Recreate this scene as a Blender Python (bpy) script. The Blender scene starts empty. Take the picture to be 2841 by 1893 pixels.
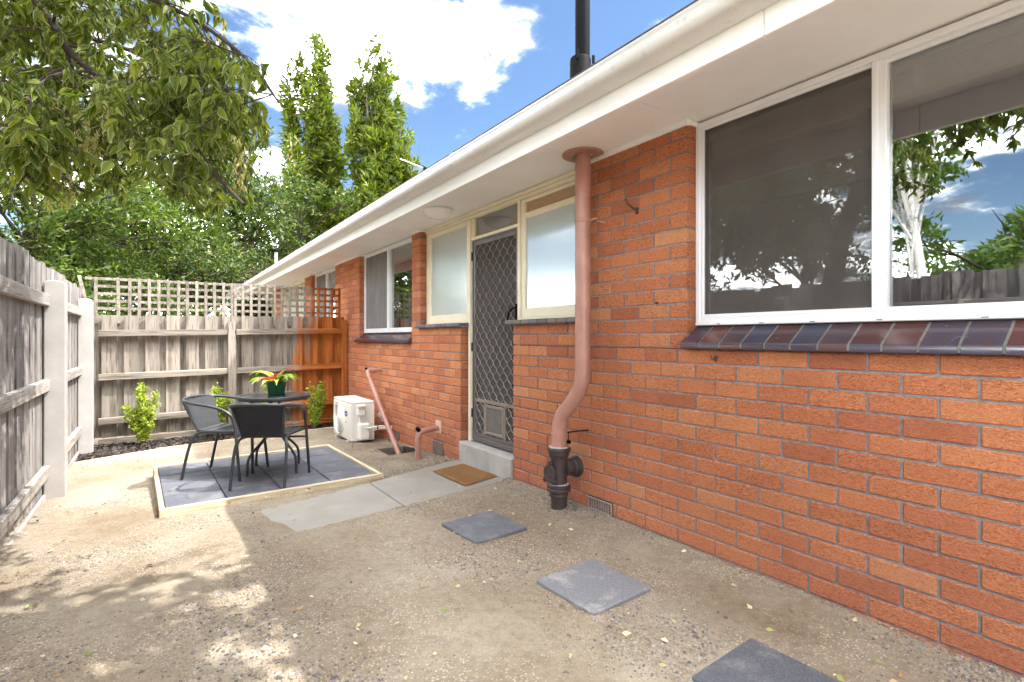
import bpy, math, random
import numpy as np
from mathutils import Vector, Matrix

random.seed(11)
rng = np.random.default_rng(11)
SC = bpy.context.scene
COL = SC.collection
R = math.radians

# ------------------------------------------------------------------ camera
CAM_H = 1.18
YAW = math.atan(988.5 / 1422.0)            # camera turned right of the wall direction (+Y)
cd = bpy.data.cameras.new("camera")
cam = bpy.data.objects.new("camera", cd)
COL.objects.link(cam)
cam.location = (0, 0, CAM_H)
cam.rotation_euler = (R(90), 0, -YAW)
cd.sensor_width = 36.0
cd.lens = 1422.0 / 2841.0 * 36.0
cd.shift_y = -8.5 / 2841.0
cd.clip_start = 0.05
cd.clip_end = 3000
SC.camera = cam

# ------------------------------------------------------------------ sun direction (towards the sun)
SUN = Vector((0.51, -0.36, 1.0)).normalized()
SUN_EL = math.asin(SUN.z)
SUN_AZ = math.atan2(SUN.x, SUN.y)          # clockwise from +Y

# ------------------------------------------------------------------ world
W = bpy.data.worlds.new("World")
SC.world = W
W.use_nodes = True
wt = W.node_tree
wt.nodes.clear()


def wn(t, **k):
    n = wt.nodes.new(t)
    for a, b in k.items():
        setattr(n, a, b)
    return n


def wmath(op, a, b=None, c=None, clamp=False):
    n = wn('ShaderNodeMath', operation=op, use_clamp=clamp)
    for i, x in enumerate((a, b, c)):
        if x is None:
            continue
        if isinstance(x, (int, float)):
            n.inputs[i].default_value = x
        else:
            wt.links.new(x, n.inputs[i])
    return n.outputs[0]


sky = wn('ShaderNodeTexSky', sky_type='NISHITA', sun_disc=False, sun_elevation=SUN_EL, sun_rotation=SUN_AZ,
         altitude=50.0, air_density=1.0, dust_density=0.3, ozone_density=1.2)
tc = wn('ShaderNodeTexCoord')
sep = wn('ShaderNodeSeparateXYZ')
wt.links.new(tc.outputs['Generated'], sep.inputs[0])
den = wmath('ADD', wmath('MAXIMUM', sep.outputs[2], 0.0), 0.22)
comb = wn('ShaderNodeCombineXYZ')
wt.links.new(wmath('DIVIDE', sep.outputs[0], den), comb.inputs[0])
wt.links.new(wmath('DIVIDE', sep.outputs[1], den), comb.inputs[1])
cmap = wn('ShaderNodeMapping')
cmap.inputs['Location'].default_value = (37.966, 3.441, 8.857)
wt.links.new(comb.outputs[0], cmap.inputs[0])


def wnoise(scale, detail, rough, off=0.0):
    n = wn('ShaderNodeTexNoise')
    n.inputs['Scale'].default_value = scale
    n.inputs['Detail'].default_value = detail
    n.inputs['Roughness'].default_value = rough
    n.inputs['Distortion'].default_value = 0.25
    if off:
        mp = wn('ShaderNodeMapping')
        mp.inputs['Location'].default_value = (off, off * .7, off)
        wt.links.new(cmap.outputs[0], mp.inputs[0])
        wt.links.new(mp.outputs[0], n.inputs['Vector'])
    else:
        wt.links.new(cmap.outputs[0], n.inputs['Vector'])
    return n.outputs[0]


big = wnoise(1.15, 3, 0.5)
fine = wnoise(3.4, 9, 0.62)
dens = wmath('ADD', wmath('MULTIPLY', big, 0.62), wmath('MULTIPLY', fine, 0.46))
mask = wn('ShaderNodeMapRange', interpolation_type='SMOOTHSTEP')
mask.inputs['From Min'].default_value = 0.488
mask.inputs['From Max'].default_value = 0.615
wt.links.new(dens, mask.inputs['Value'])
# cloud brightness: soft grey undersides inside white heaps
thick = wn('ShaderNodeMapRange', interpolation_type='SMOOTHSTEP')
thick.inputs['From Min'].default_value = 0.36
thick.inputs['From Max'].default_value = 0.56
thick.inputs['To Min'].default_value = 0.035
thick.inputs['To Max'].default_value = 1.0
wt.links.new(wnoise(2.3, 8, 0.6, 5.0), thick.inputs['Value'])
above = wn('ShaderNodeMapRange', interpolation_type='SMOOTHSTEP')
above.inputs['From Min'].default_value = -0.02
above.inputs['From Max'].default_value = 0.06
wt.links.new(sep.outputs[2], above.inputs['Value'])
cmask = wmath('MULTIPLY', wmath('POWER', mask.outputs[0], 2.6), above.outputs[0])
SKY_STR = 0.068
ccol = wn('ShaderNodeCombineXYZ')
CLOUD = 7.0 / SKY_STR
for i, k in enumerate((0.99, 0.995, 1.0)):
    wt.links.new(wmath('MULTIPLY', thick.outputs[0], CLOUD * k), ccol.inputs[i])
wmix = wn('ShaderNodeMix', data_type='RGBA')
wt.links.new(cmask, wmix.inputs['Factor'])
hsv = wn('ShaderNodeHueSaturation')
hsv.inputs['Saturation'].default_value = 1.10
wt.links.new(sky.outputs[0], hsv.inputs['Color'])
wt.links.new(hsv.outputs[0], wmix.inputs['A'])
wt.links.new(ccol.outputs[0], wmix.inputs['B'])
bg = wn('ShaderNodeBackground')
bg.inputs['Strength'].default_value = SKY_STR
wt.links.new(wmix.outputs['Result'], bg.inputs['Color'])
wo = wn('ShaderNodeOutputWorld')
wt.links.new(bg.outputs[0], wo.inputs[0])

# ------------------------------------------------------------------ sun lamp
sd = bpy.data.lights.new("sun", 'SUN')
sd.energy = 2.7
sd.angle = R(0.53)
sd.color = (1.0, 0.965, 0.91)
sun = bpy.data.objects.new("sun", sd)
COL.objects.link(sun)
sun.location = (6, -4, 12)
sun.rotation_euler = SUN.to_track_quat('Z', 'Y').to_euler()

# ------------------------------------------------------------------ colour management
SC.view_settings.view_transform = 'Standard'
SC.view_settings.look = 'None'
SC.view_settings.gamma = 1.0
SC.view_settings.exposure = 1.85
SC.view_settings.use_curve_mapping = False
SC.cycles.max_bounces = 6
SC.cycles.diffuse_bounces = 5
SC.cycles.glossy_bounces = 3
SC.cycles.transmission_bounces = 4
SC.cycles.transparent_max_bounces = 12


# ================================================================== helpers
class NT:
    """small node helper for a material"""

    def __init__(self, name):
        self.m = bpy.data.materials.new(name)
        self.m.use_nodes = True
        self.t = self.m.node_tree
        self.t.nodes.clear()
        self.out = self.n('ShaderNodeOutputMaterial')
        self.p = self.n('ShaderNodeBsdfPrincipled')
        self.t.links.new(self.p.outputs[0], self.out.inputs[0])
        self.geo = self.n('ShaderNodeNewGeometry')
        self.oi = self.n('ShaderNodeObjectInfo')
        self.tc = self.n('ShaderNodeTexCoord')

    def n(self, t, **k):
        x = self.t.nodes.new(t)
        for a, b in k.items():
            setattr(x, a, b)
        return x

    def put(self, sock, v):
        if isinstance(v, (int, float)):
            sock.default_value = v
        elif isinstance(v, (tuple, list)):
            sock.default_value = tuple(v) + (1.0,) if len(v) == 3 and len(sock.default_value) == 4 else tuple(v)
        else:
            self.t.links.new(v, sock)

    def math(self, op, a, b=None, clamp=False):
        x = self.n('ShaderNodeMath', operation=op, use_clamp=clamp)
        self.put(x.inputs[0], a)
        if b is not None:
            self.put(x.inputs[1], b)
        return x.outputs[0]

    def rnd(self):
        return self.math('FRACT', self.math('ADD', self.geo.outputs['Random Per Island'], self.oi.outputs['Random']))

    def pos(self, scale=(1, 1, 1), obj=False, rot=(0, 0, 0)):
        x = self.n('ShaderNodeMapping')
        x.inputs['Scale'].default_value = scale
        x.inputs['Rotation'].default_value = rot
        self.t.links.new(self.tc.outputs['Object'] if obj else self.geo.outputs['Position'], x.inputs[0])
        return x.outputs[0]

    def noise(self, vec, scale=5, detail=4, rough=0.55, dist=0.0):
        x = self.n('ShaderNodeTexNoise')
        self.t.links.new(vec, x.inputs['Vector'])
        for a, b in (('Scale', scale), ('Detail', detail), ('Roughness', rough), ('Distortion', dist)):
            x.inputs[a].default_value = b
        return x.outputs[0]

    def voro(self, vec, scale=20, feat='F1', out=0):
        x = self.n('ShaderNodeTexVoronoi', feature=feat)
        self.t.links.new(vec, x.inputs['Vector'])
        x.inputs['Scale'].default_value = scale
        return x.outputs[out]

    def ramp(self, fac, stops, interp='LINEAR'):
        x = self.n('ShaderNodeValToRGB')
        x.color_ramp.interpolation = interp
        e = x.color_ramp.elements
        while len(e) < len(stops):
            e.new(0.5)
        for i, (p, c) in enumerate(stops):
            e[i].position = p
            e[i].color = (c, c, c, 1) if isinstance(c, (int, float)) else tuple(c) + (1,)
        self.put(x.inputs[0], fac)
        return x.outputs[0]

    def mix(self, fac, a, b, mode='MIX'):
        x = self.n('ShaderNodeMix', data_type='RGBA', blend_type=mode)
        self.put(x.inputs['Factor'], fac)
        self.put(x.inputs['A'], a)
        self.put(x.inputs['B'], b)
        return x.outputs['Result']

    def bump(self, h, strength=0.5, dist=0.01, prev=None):
        x = self.n('ShaderNodeBump')
        self.put(x.inputs['Height'], h)
        x.inputs['Strength'].default_value = strength
        x.inputs['Distance'].default_value = dist
        if prev is not None:
            self.t.links.new(prev, x.inputs['Normal'])
        return x.outputs[0]

    def done(self, col=None, rough=None, metal=None, spec=None, normal=None):
        for k, v in (('Base Color', col), ('Roughness', rough), ('Metallic', metal), ('Specular IOR Level', spec),
                     ('Normal', normal)):
            if v is not None:
                self.put(self.p.inputs[k], v)
        return self.m


def plain(name, c, rough=0.6, var=0.12, scale=6, bump=0.0, bscale=60, spec=0.4, metal=0, dirt=None, dist=0.004):
    n = NT(name)
    v = n.pos()
    f = n.noise(v, scale, 5, 0.6)
    lo = tuple(x * (1 - var) for x in c)
    hi = tuple(min(1, x * (1 + var)) for x in c)
    col = n.ramp(f, [(0.3, lo), (0.7, hi)])
    if dirt:
        g = n.noise(v, dirt[1], 6, 0.7)
        col = n.mix(n.ramp(g, [(dirt[2], 0.0), (dirt[2] + 0.12, dirt[3])]), col, dirt[0])
    nm = n.bump(n.noise(v, bscale, 4, 0.6), bump, dist) if bump else None
    return n.done(col, rough, metal, spec, nm)


MATS = {}


def build_materials():
    # rock faced clay brick
    n = NT('clay_brick')
    r = n.rnd()
    r2 = n.math('FRACT', n.math('MULTIPLY', r, 7.31))
    base = n.ramp(r, [(0.0, (0.54, 0.190, 0.100)), (0.12, (0.64, 0.235, 0.118)), (0.5, (0.73, 0.270, 0.125)),
                      (0.85, (0.78, 0.315, 0.145)), (1.0, (0.80, 0.37, 0.18))])
    vz = n.n('ShaderNodeSeparateXYZ')
    n.t.links.new(n.geo.outputs['Position'], vz.inputs[0])
    low = n.n('ShaderNodeMapRange')
    low.inputs['From Min'].default_value = 0.75
    low.inputs['From Max'].default_value = 0.0
    n.t.links.new(vz.outputs[2], low.inputs['Value'])
    damp = n.math('MULTIPLY', low.outputs[0], n.noise(n.pos(), 2.5, 4))
    base = n.mix(n.math('MULTIPLY', damp, 0.8), base, (0.44, 0.16, 0.105))
    offs = n.n('ShaderNodeCombineXYZ')
    n.t.links.new(n.math('MULTIPLY', r, 9.0), offs.inputs[0])
    vv = n.n('ShaderNodeVectorMath', operation='ADD')
    n.t.links.new(n.pos((1, 1, 3.0)), vv.inputs[0])
    n.t.links.new(offs.outputs[0], vv.inputs[1])
    carve = n.noise(vv.outputs[0], 62, 5, 0.62, 1.1)
    carve2 = n.noise(vv.outputs[0], 130, 3, 0.6)
    h = n.math('ADD', n.math('MULTIPLY', carve, 1.0), n.math('MULTIPLY', carve2, 0.35))
    crev = n.ramp(carve, [(0.40, 1.0), (0.50, 0.0)])
    grain = n.ramp(carve2, [(0.35, 0.80), (0.65, 1.12)])
    col = n.mix(1.0, base, grain, 'MULTIPLY')
    col = n.mix(n.math('MULTIPLY', crev, n.math('ADD', 0.30, n.math('MULTIPLY', r2, 0.5))), col, (0.30, 0.080, 0.040))
    col = n.mix(1.0, col, n.ramp(n.noise(n.pos((1, 1, .6)), 1.1, 6, 0.65), [(0.3, (0.84, 0.80, 0.79)), (0.6, (1.05, 1.05, 1.05))]), 'MULTIPLY')
    eff = n.ramp(n.noise(n.pos(), 55, 3, 0.6), [(0.70, 0.0), (0.80, 0.45)])
    col = n.mix(eff, col, (0.62, 0.45, 0.38))
    nm = n.bump(h, 1.0, 0.018)
    MATS['brick'] = n.done(col, 0.9, 0, 0.2, nm)

    n = NT('mortar')
    f = n.noise(n.pos(), 35, 5)
    col = n.ramp(f, [(0.3, (0.170, 0.149, 0.149)), (0.7, (0.281, 0.251, 0.246))])
    MATS['mortar'] = n.done(col, 0.95, 0, 0.1, n.bump(n.noise(n.pos(), 180, 3), 0.5, 0.003))

    MATS['sillmortar'] = plain('sill_mortar', (0.20, 0.195, 0.18), 0.9, 0.25, 30, 0.4, 120, 0.2)
    MATS['white'] = plain('white_paint', (0.86, 0.86, 0.84), 0.45, 0.03, 4, 0.05, 40, 0.4,
                          dirt=((0.5, 0.44, 0.36), 9, 0.66, 0.35))
    MATS['gutter'] = plain('gutter_paint', (0.672, 0.672, 0.655), 0.42, 0.05, 3, 0.06, 30, 0.4,
                           dirt=((0.34, 0.32, 0.28), 14, 0.58, 0.5))
    MATS['cream'] = plain('cream_paint', (0.80, 0.73, 0.55), 0.4, 0.04, 5, 0.08, 60, 0.45,
                          dirt=((0.45, 0.33, 0.2), 18, 0.70, 0.4))
    MATS['soffit'] = plain('soffit_board', (0.88, 0.865, 0.85), 0.75, 0.04, 2.2, 0.05, 25, 0.2,
                           dirt=((0.55, 0.47, 0.40), 7, 0.68, 0.3))
    MATS['alu'] = plain('white_aluminium', (0.78, 0.79, 0.80), 0.32, 0.03, 5, 0, 60, 0.5, 0.1,
                        dirt=((0.35, 0.33, 0.3), 40, 0.70, 0.5))
    MATS['pinkpipe'] = plain('terracotta_pipe_paint', (0.403, 0.206, 0.160), 0.34, 0.17, 4.5, 0.10, 28, 0.45,
                             dirt=((0.521, 0.353, 0.302), 6, 0.60, 0.5))
    MATS['iron'] = plain('cast_iron', (0.058, 0.043, 0.042), 0.5, 0.35, 9, 0.5, 70, 0.5, 0.2,
                         dirt=((0.19, 0.10, 0.065), 12, 0.58, 0.55))
    MATS['rust'] = plain('rusty_iron', (0.10, 0.045, 0.03), 0.8, 0.4, 30, 0.3, 90, 0.2)
    MATS['concrete'] = plain('path_concrete', (0.29, 0.272, 0.245), 0.85, 0.12, 3, 0.25, 160, 0.2,
                             dirt=((0.281, 0.242, 0.187), 2.2, 0.50, 0.55))
    MATS['stepconc'] = plain('step_concrete', (0.385, 0.369, 0.344), 0.8, 0.14, 6, 0.25, 90, 0.2,
                             dirt=((0.28, 0.26, 0.24), 9, 0.58, 0.5))
    MATS['postconc'] = plain('post_concrete', (0.370, 0.348, 0.326), 0.9, 0.08, 5, 0.3, 110, 0.15,
                             dirt=((0.42, 0.38, 0.34), 5, 0.60, 0.4))
    n = NT('charcoal_paver')
    r = n.rnd()
    f = n.noise(n.pos(), 7, 6, 0.65)
    col = n.ramp(r, [(0, (0.166, 0.168, 0.183)), (1, (0.208, 0.211, 0.225))])
    col = n.mix(n.ramp(f, [(0.52, 0.0), (0.68, 0.55)]), col, (0.42, 0.40, 0.36))
    sp = n.ramp(n.noise(n.pos(), 240, 2), [(0.4, 0.8), (0.62, 1.25)])
    col = n.mix(1.0, col, sp, 'MULTIPLY')
    MATS['paver'] = n.done(col, 0.8, 0, 0.25, n.bump(n.noise(n.pos(), 230, 3), 0.35, 0.002))

    n = NT('dark_patio_paver')
    f = n.noise(n.pos(), 6, 6, 0.65)
    col = n.ramp(n.rnd(), [(0, (0.092, 0.096, 0.112)), (1, (0.120, 0.124, 0.142))])
    col = n.mix(n.ramp(f, [(0.50, 0.0), (0.70, 0.5)]), col, (0.25, 0.24, 0.23))
    col = n.mix(1.0, col, n.ramp(n.noise(n.pos(), 240, 2), [(0.4, 0.8), (0.62, 1.25)]), 'MULTIPLY')
    MATS['deckpaver'] = n.done(col, 0.8, 0, 0.25, n.bump(n.noise(n.pos(), 230, 3), 0.35, 0.002))

    # timber: grain runs along the object's own long axis chosen by the scale
    def timber(name, c1, c2, dark, scale, rough=0.85, stain=False, knots=True):
        n = NT(name)
        r = n.rnd()
        off = n.n('ShaderNodeCombineXYZ')
        for i in range(3):
            n.t.links.new(n.math('MULTIPLY', r, 13.0 + 7 * i), off.inputs[i])
        add = n.n('ShaderNodeVectorMath', operation='ADD')
        n.t.links.new(n.pos(scale), add.inputs[0])
        n.t.links.new(off.outputs[0], add.inputs[1])
        g = n.noise(add.outputs[0], 1.0, 6, 0.62, 0.7)
        fine_ = n.noise(add.outputs[0], 4.5, 3, 0.6)
        col = n.ramp(g, [(0.28, c1), (0.55, c2), (0.75, tuple(min(1, x * 1.12) for x in c2))])
        col = n.mix(n.ramp(fine_, [(0.32, 0.7), (0.48, 0.0)]), col, dark)
        tone = n.ramp(n.math('FRACT', n.math('MULTIPLY', r, 5.7)), [(0, 0.80), (1, 1.12)])
        col = n.mix(1.0, col, tone, 'MULTIPLY')
        if knots:
            k = n.voro(n.pos(tuple(0.22 * s if s < 10 else 0.16 * s for s in scale)), 1.5)
            col = n.mix(n.ramp(k, [(0.03, 0.6), (0.10, 0.0)]), col, dark)
        if stain:
            s = n.n('ShaderNodeSeparateXYZ')
            n.t.links.new(n.geo.outputs['Position'], s.inputs[0])
            e = n.math('ADD', s.outputs[0], n.math('MULTIPLY', n.noise(n.pos((6, 6, 0.7)), 1.0, 4, 0.6, 0.4), 1.15))
            e = n.math('ADD', e, n.math('MULTIPLY', s.outputs[2], -0.12))
            fr = n.ramp(g, [(0.3, (0.20, 0.055, 0.014)), (0.6, (0.40, 0.13, 0.03)), (0.8, (0.48, 0.19, 0.055))])
            mr = n.n('ShaderNodeMapRange', interpolation_type='SMOOTHSTEP')
            mr.inputs['From Min'].default_value = 2.05
            mr.inputs['From Max'].default_value = 2.38
            n.t.links.new(e, mr.inputs['Value'])
            col = n.mix(mr.outputs[0], col, fr)
        return n.done(col, rough, 0, 0.15, n.bump(n.math('ADD', g, n.math('MULTIPLY', fine_, 0.6)), 0.5, 0.004))

    grey1, grey2, greyd = (0.142, 0.114, 0.088), (0.297, 0.258, 0.215), (0.053, 0.040, 0.029)
    MATS['wood_v'] = timber('weathered_paling', grey1, grey2, greyd, (14, 14, 0.9), stain=True)
    MATS['wood_h'] = timber('weathered_rail', grey1, grey2, greyd, (1.0, 14, 26), stain=True)
    MATS['wood_l'] = timber('weathered_lath', grey1, grey2, greyd, (12, 12, 6), stain=True, knots=False)
    MATS['wood_lv'] = timber('side_paling_wood', (0.172, 0.150, 0.139), (0.327, 0.301, 0.282), (0.073, 0.060, 0.055), (14, 14, 0.9))
    MATS['wood_ly'] = timber('side_rail_wood', (0.241, 0.215, 0.189), (0.396, 0.361, 0.327), (0.129, 0.103, 0.086), (14, 1.0, 26))
    MATS['pine_x'] = timber('treated_pine', (0.46, 0.37, 0.24), (0.58, 0.49, 0.35), (0.33, 0.23, 0.13), (1.3, 18, 22))
    MATS['pine_y'] = timber('treated_pine_side', (0.46, 0.37, 0.24), (0.58, 0.49, 0.35), (0.33, 0.23, 0.13), (18, 1.3, 22))

    # ground: sandy crushed rock
    n = NT('sandy_gravel_ground')
    v = n.pos()
    a = n.noise(v, 1.3, 6, 0.6)
    b = n.noise(v, 26, 6, 0.7)
    c = n.noise(v, 150, 3, 0.6)
    col = n.ramp(a, [(0.32, (0.190, 0.143, 0.095)), (0.5, (0.246, 0.200, 0.145)), (0.68, (0.311, 0.267, 0.204))])
    col = n.mix(1.0, col, n.ramp(b, [(0.3, 0.74), (0.5, 1.0), (0.7, 1.13)]), 'MULTIPLY')
    vc = n.voro(v, 95, 'F1', 1)
    vd = n.voro(v, 95, 'F1', 0)
    bw = n.n('ShaderNodeSeparateColor')
    n.t.links.new(vc, bw.inputs[0])
    stones = n.ramp(bw.outputs[0], [(0.0, (0.22, 0.19, 0.17)), (0.3, (0.40, 0.36, 0.32)), (0.55, (0.52, 0.38, 0.24)),
                                    (0.8, (0.60, 0.54, 0.46)), (1.0, (0.33, 0.33, 0.36))])
    pk = n.math('MULTIPLY', n.ramp(n.noise(v, 1.9, 5, 0.65), [(0.42, 0.12), (0.62, 0.75)]), n.ramp(vd, [(0.32, 1.0), (0.5, 0.0)]))
    pk = n.math('MULTIPLY', pk, n.ramp(bw.outputs[1], [(0.35, 0.0), (0.45, 1.0)]))
    col = n.mix(pk, col, stones)
    hh = n.math('ADD', n.math('MULTIPLY', b, 0.6), n.math('MULTIPLY', c, 0.4))
    nm = n.bump(hh, 0.6, 0.012)
    nm = n.bump(n.math('MULTIPLY', pk, -1.0), 0.0, 0.004, nm)
    MATS['ground'] = n.done(col, 0.95, 0, 0.1, nm)

    n = NT('pebble')
    r = n.rnd()
    col = n.ramp(r, [(0.0, (0.090, 0.078, 0.074)), (0.15, (0.148, 0.138, 0.141)), (0.35, (0.213, 0.184, 0.148)), (0.55, (0.271, 0.205, 0.135)),
                     (0.75, (0.271, 0.234, 0.184)), (0.93, (0.361, 0.328, 0.287)), (1.0, (0.238, 0.148, 0.098))])
    MATS['pebble'] = n.done(col, 0.9, 0, 0.2)
    n = NT('bark_mulch')
    col = n.ramp(n.rnd(), [(0, (0.018, 0.014, 0.012)), (0.6, (0.05, 0.038, 0.033)), (1, (0.13, 0.105, 0.09))])
    MATS['mulch'] = n.done(col, 0.85, 0, 0.3)
    MATS['pitsoil'] = plain('shaded_pit_soil', (0.040, 0.026, 0.018), 0.95, 0.4, 25, 0.6, 80, 0.1)  # darker copy of the soil: the pit's shade is put into its colour
    MATS['soil'] = plain('dark_soil', (0.07, 0.052, 0.042), 0.95, 0.3, 20, 0.6, 80, 0.1)
    n = NT('dry_leaf')
    col = n.ramp(n.rnd(), [(0, (0.34, 0.20, 0.08)), (0.4, (0.52, 0.42, 0.22)), (0.75, (0.66, 0.60, 0.42)), (0.93, (0.30, 0.38, 0.12)), (1, (0.5, 0.3, 0.1))])
    MATS['dryleaf'] = n.done(col, 0.8, 0, 0.2)

    MATS['steel'] = plain('powder_coated_steel', (0.030, 0.034, 0.037), 0.32, 0.1, 10, 0, 60, 0.5)
    n = NT('black_wicker')
    v = n.pos((1, 1, 1), obj=True)
    wv = n.n('ShaderNodeTexWave', wave_type='BANDS', bands_direction='Z')
    wv.inputs['Scale'].default_value = 52
    n.t.links.new(v, wv.inputs[0])
    wv2 = n.n('ShaderNodeTexWave', wave_type='BANDS', bands_direction='Y')
    wv2.inputs['Scale'].default_value = 52
    n.t.links.new(v, wv2.inputs[0])
    h = n.math('MAXIMUM', wv.outputs['Fac'], n.math('MULTIPLY', wv2.outputs['Fac'], 0.7))
    col = n.ramp(h, [(0.15, (0.008, 0.008, 0.009)), (0.8, (0.075, 0.077, 0.084))])  # strand highlights painted in: paler on the crests, darker in the weave gaps
    MATS['wicker'] = n.done(col, 0.42, 0, 0.5, n.bump(h, 0.9, 0.006))
    n = NT('table_glass')
    h = n.noise(n.pos(), 110, 2, 0.5)
    MATS['tableglass'] = n.done((0.035, 0.045, 0.046), 0.10, 0, 0.6, n.bump(h, 0.28, 0.003))
    MATS['pot'] = plain('green_pot', (0.012, 0.085, 0.045), 0.38, 0.1, 10)
    MATS['plastic'] = plain('off_white_plastic', (0.74, 0.72, 0.66), 0.40, 0.03, 6, 0, 60, 0.45, dirt=((0.5, 0.44, 0.34), 9, 0.70, 0.3))
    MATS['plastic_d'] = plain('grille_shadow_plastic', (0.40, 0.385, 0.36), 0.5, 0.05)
    MATS['grey'] = plain('grey_plastic', (0.42, 0.42, 0.43), 0.5, 0.06)
    MATS['label'] = plain('printed_label', (0.66, 0.52, 0.47), 0.5, 0.2, 120)
    MATS['badge'] = plain('blue_badge', (0.012, 0.02, 0.36), 0.3, 0.02)
    MATS['badgew'] = plain('white_print', (0.82, 0.82, 0.82), 0.4, 0.02)
    MATS['print'] = plain('grey_print', (0.28, 0.28, 0.28), 0.5, 0.02)
    MATS['black'] = plain('black_metal', (0.004, 0.004, 0.005), 0.6, 0.1, 8, 0, 60, 0.05)
    MATS['dark'] = plain('dark_void', (0.012, 0.011, 0.011), 0.9, 0.1)
    MATS['bronze'] = plain('bronze_door_frame', (0.132, 0.120, 0.120), 0.35, 0.08, 6, 0, 60, 0.5, 0.35)
    MATS['grille'] = plain('door_grille', (0.26, 0.22, 0.185), 0.45, 0.12, 8, 0, 60, 0.4, 0.3)
    MATS['screen'] = plain('door_fly_screen', (0.066, 0.062, 0.063), 0.75, 0.12, 3, 0.3, 400, 0.3)
    n = NT('coir_mat')
    f = n.noise(n.pos(), 240, 3, 0.7)
    col = n.ramp(f, [(0.3, (0.17, 0.085, 0.036)), (0.7, (0.44, 0.24, 0.105))])
    col = n.mix(n.ramp(n.noise(n.pos(), 5, 4), [(0.5, 0), (0.75, 0.35)]), col, (0.42, 0.30, 0.18))
    MATS['mat'] = n.done(col, 1.0, 0, 0.05, n.bump(f, 1.0, 0.012))
    n = NT('glazed_sill_tile')
    r = n.rnd()
    col = n.ramp(r, [(0, (0.105, 0.038, 0.034)), (0.3, (0.065, 0.034, 0.040)), (0.5, (0.050, 0.056, 0.090)), (0.7, (0.085, 0.040, 0.040)), (1, (0.058, 0.052, 0.078))])
    col = n.mix(n.ramp(n.noise(n.pos(), 14, 4), [(0.5, 0), (0.75, 0.5)]), col, (0.09, 0.04, 0.025))
    sp = n.ramp(n.voro(n.pos(), 75), [(0.03, 0.75), (0.07, 0.0)])
    col = n.mix(sp, col, (0.42, 0.38, 0.36))
    MATS['tile'] = n.done(col, n.ramp(n.noise(n.pos(), 18, 4), [(0.3, 0.12), (0.7, 0.28)]), 0, 0.8,
                          n.bump(n.noise(n.pos(), 22, 2), 0.08, 0.004))
    n = NT('dull_sill_tile')
    MATS['tileflat'] = n.done(n.ramp(n.rnd(), [(0, (0.10, 0.10, 0.115)), (0.6, (0.145, 0.14, 0.155)), (1, (0.20, 0.15, 0.13))]), 0.5, 0, 0.4)
    MATS['rooftile'] = plain('roof_tile', (0.10, 0.075, 0.065), 0.85, 0.25, 8, 0.4, 50, 0.2)
    MATS['interior'] = plain('interior_wall', (0.20, 0.18, 0.16), 0.9, 0.1, 2)
    MATS['floorint'] = plain('interior_floor', (0.07, 0.055, 0.045), 0.8, 0.1, 2)
    MATS['blind'] = plain('timber_blind', (0.42, 0.28, 0.17), 0.5, 0.2, 40)
    MATS['blindw'] = plain('pale_blind', (0.50, 0.475, 0.43), 0.6, 0.05)
    MATS['cord'] = plain('blind_cord', (0.55, 0.47, 0.36), 0.8, 0.1)

    # glass panes: clear see-through pane with a mirror-like surface
    def glass(name, refl, tint, rough=0.0, bumpy=0.0, pale=None):
        n = NT(name)
        n.t.nodes.remove(n.p)
        g = n.n('ShaderNodeBsdfGlossy')
        g.inputs['Roughness'].default_value = rough
        g.inputs['Color'].default_value = (0.96, 0.98, 1.0, 1)
        if bumpy:
            v = n.pos((0.6, 1, 0.35))
            nm = n.bump(n.noise(v, 34, 2, 0.5), bumpy, 0.004)
            n.t.links.new(nm, g.inputs['Normal'])
        if pale:
            t = n.n('ShaderNodeBsdfDiffuse')
            t.inputs['Color'].default_value = pale + (1,)
        else:
            t = n.n('ShaderNodeBsdfTransparent')
            t.inputs['Color'].default_value = tint + (1,)
        fr = n.n('ShaderNodeLayerWeight')
        fr.inputs['Blend'].default_value = 0.35
        mr = n.n('ShaderNodeMapRange')
        mr.inputs['To Min'].default_value = refl
        mr.inputs['To Max'].default_value = 0.95
        n.t.links.new(fr.outputs['Fresnel'], mr.inputs['Value'])
        mx = n.n('ShaderNodeMixShader')
        n.t.links.new(mr.outputs[0], mx.inputs[0])
        n.t.links.new(t.outputs[0], mx.inputs[1])
        n.t.links.new(g.outputs[0], mx.inputs[2])
        n.t.links.new(mx.outputs[0], n.out.inputs[0])
        return n.m

    MATS['glass'] = glass('window_glass', 0.22, (0.80, 0.82, 0.82))
    MATS['glass2'] = glass('window_glass_far', 0.30, (0.72, 0.74, 0.74))
    MATS['obscure'] = glass('obscure_glass', 0.22, (0, 0, 0), 0.16, 0.10, (0.42, 0.48, 0.45))
    # insect screen: fine dark mesh, partly open
    n = NT('insect_screen_mesh')
    n.t.nodes.remove(n.p)
    d = n.n('ShaderNodeBsdfDiffuse')
    n.put(d.inputs['Color'], n.ramp(n.noise(n.pos(), 3, 4), [(0.3, (0.095, 0.085, 0.078)), (0.7, (0.14, 0.125, 0.115))]))
    t = n.n('ShaderNodeBsdfTransparent')
    mx = n.n('ShaderNodeMixShader')
    mx.inputs[0].default_value = 0.58
    n.t.links.new(t.outputs[0], mx.inputs[1])
    n.t.links.new(d.outputs[0], mx.inputs[2])
    n.t.links.new(mx.outputs[0], n.out.inputs[0])
    MATS['insect'] = n.m
    n = NT('pale_insect_screen')
    n.t.nodes.remove(n.p)
    d = n.n('ShaderNodeBsdfDiffuse')
    n.put(d.inputs['Color'], n.ramp(n.noise(n.pos((1, 3, 0.8)), 3, 4), [(0.3, (0.20, 0.195, 0.19)), (0.7, (0.27, 0.26, 0.25))]))
    t = n.n('ShaderNodeBsdfTransparent')
    mx = n.n('ShaderNodeMixShader')
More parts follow.
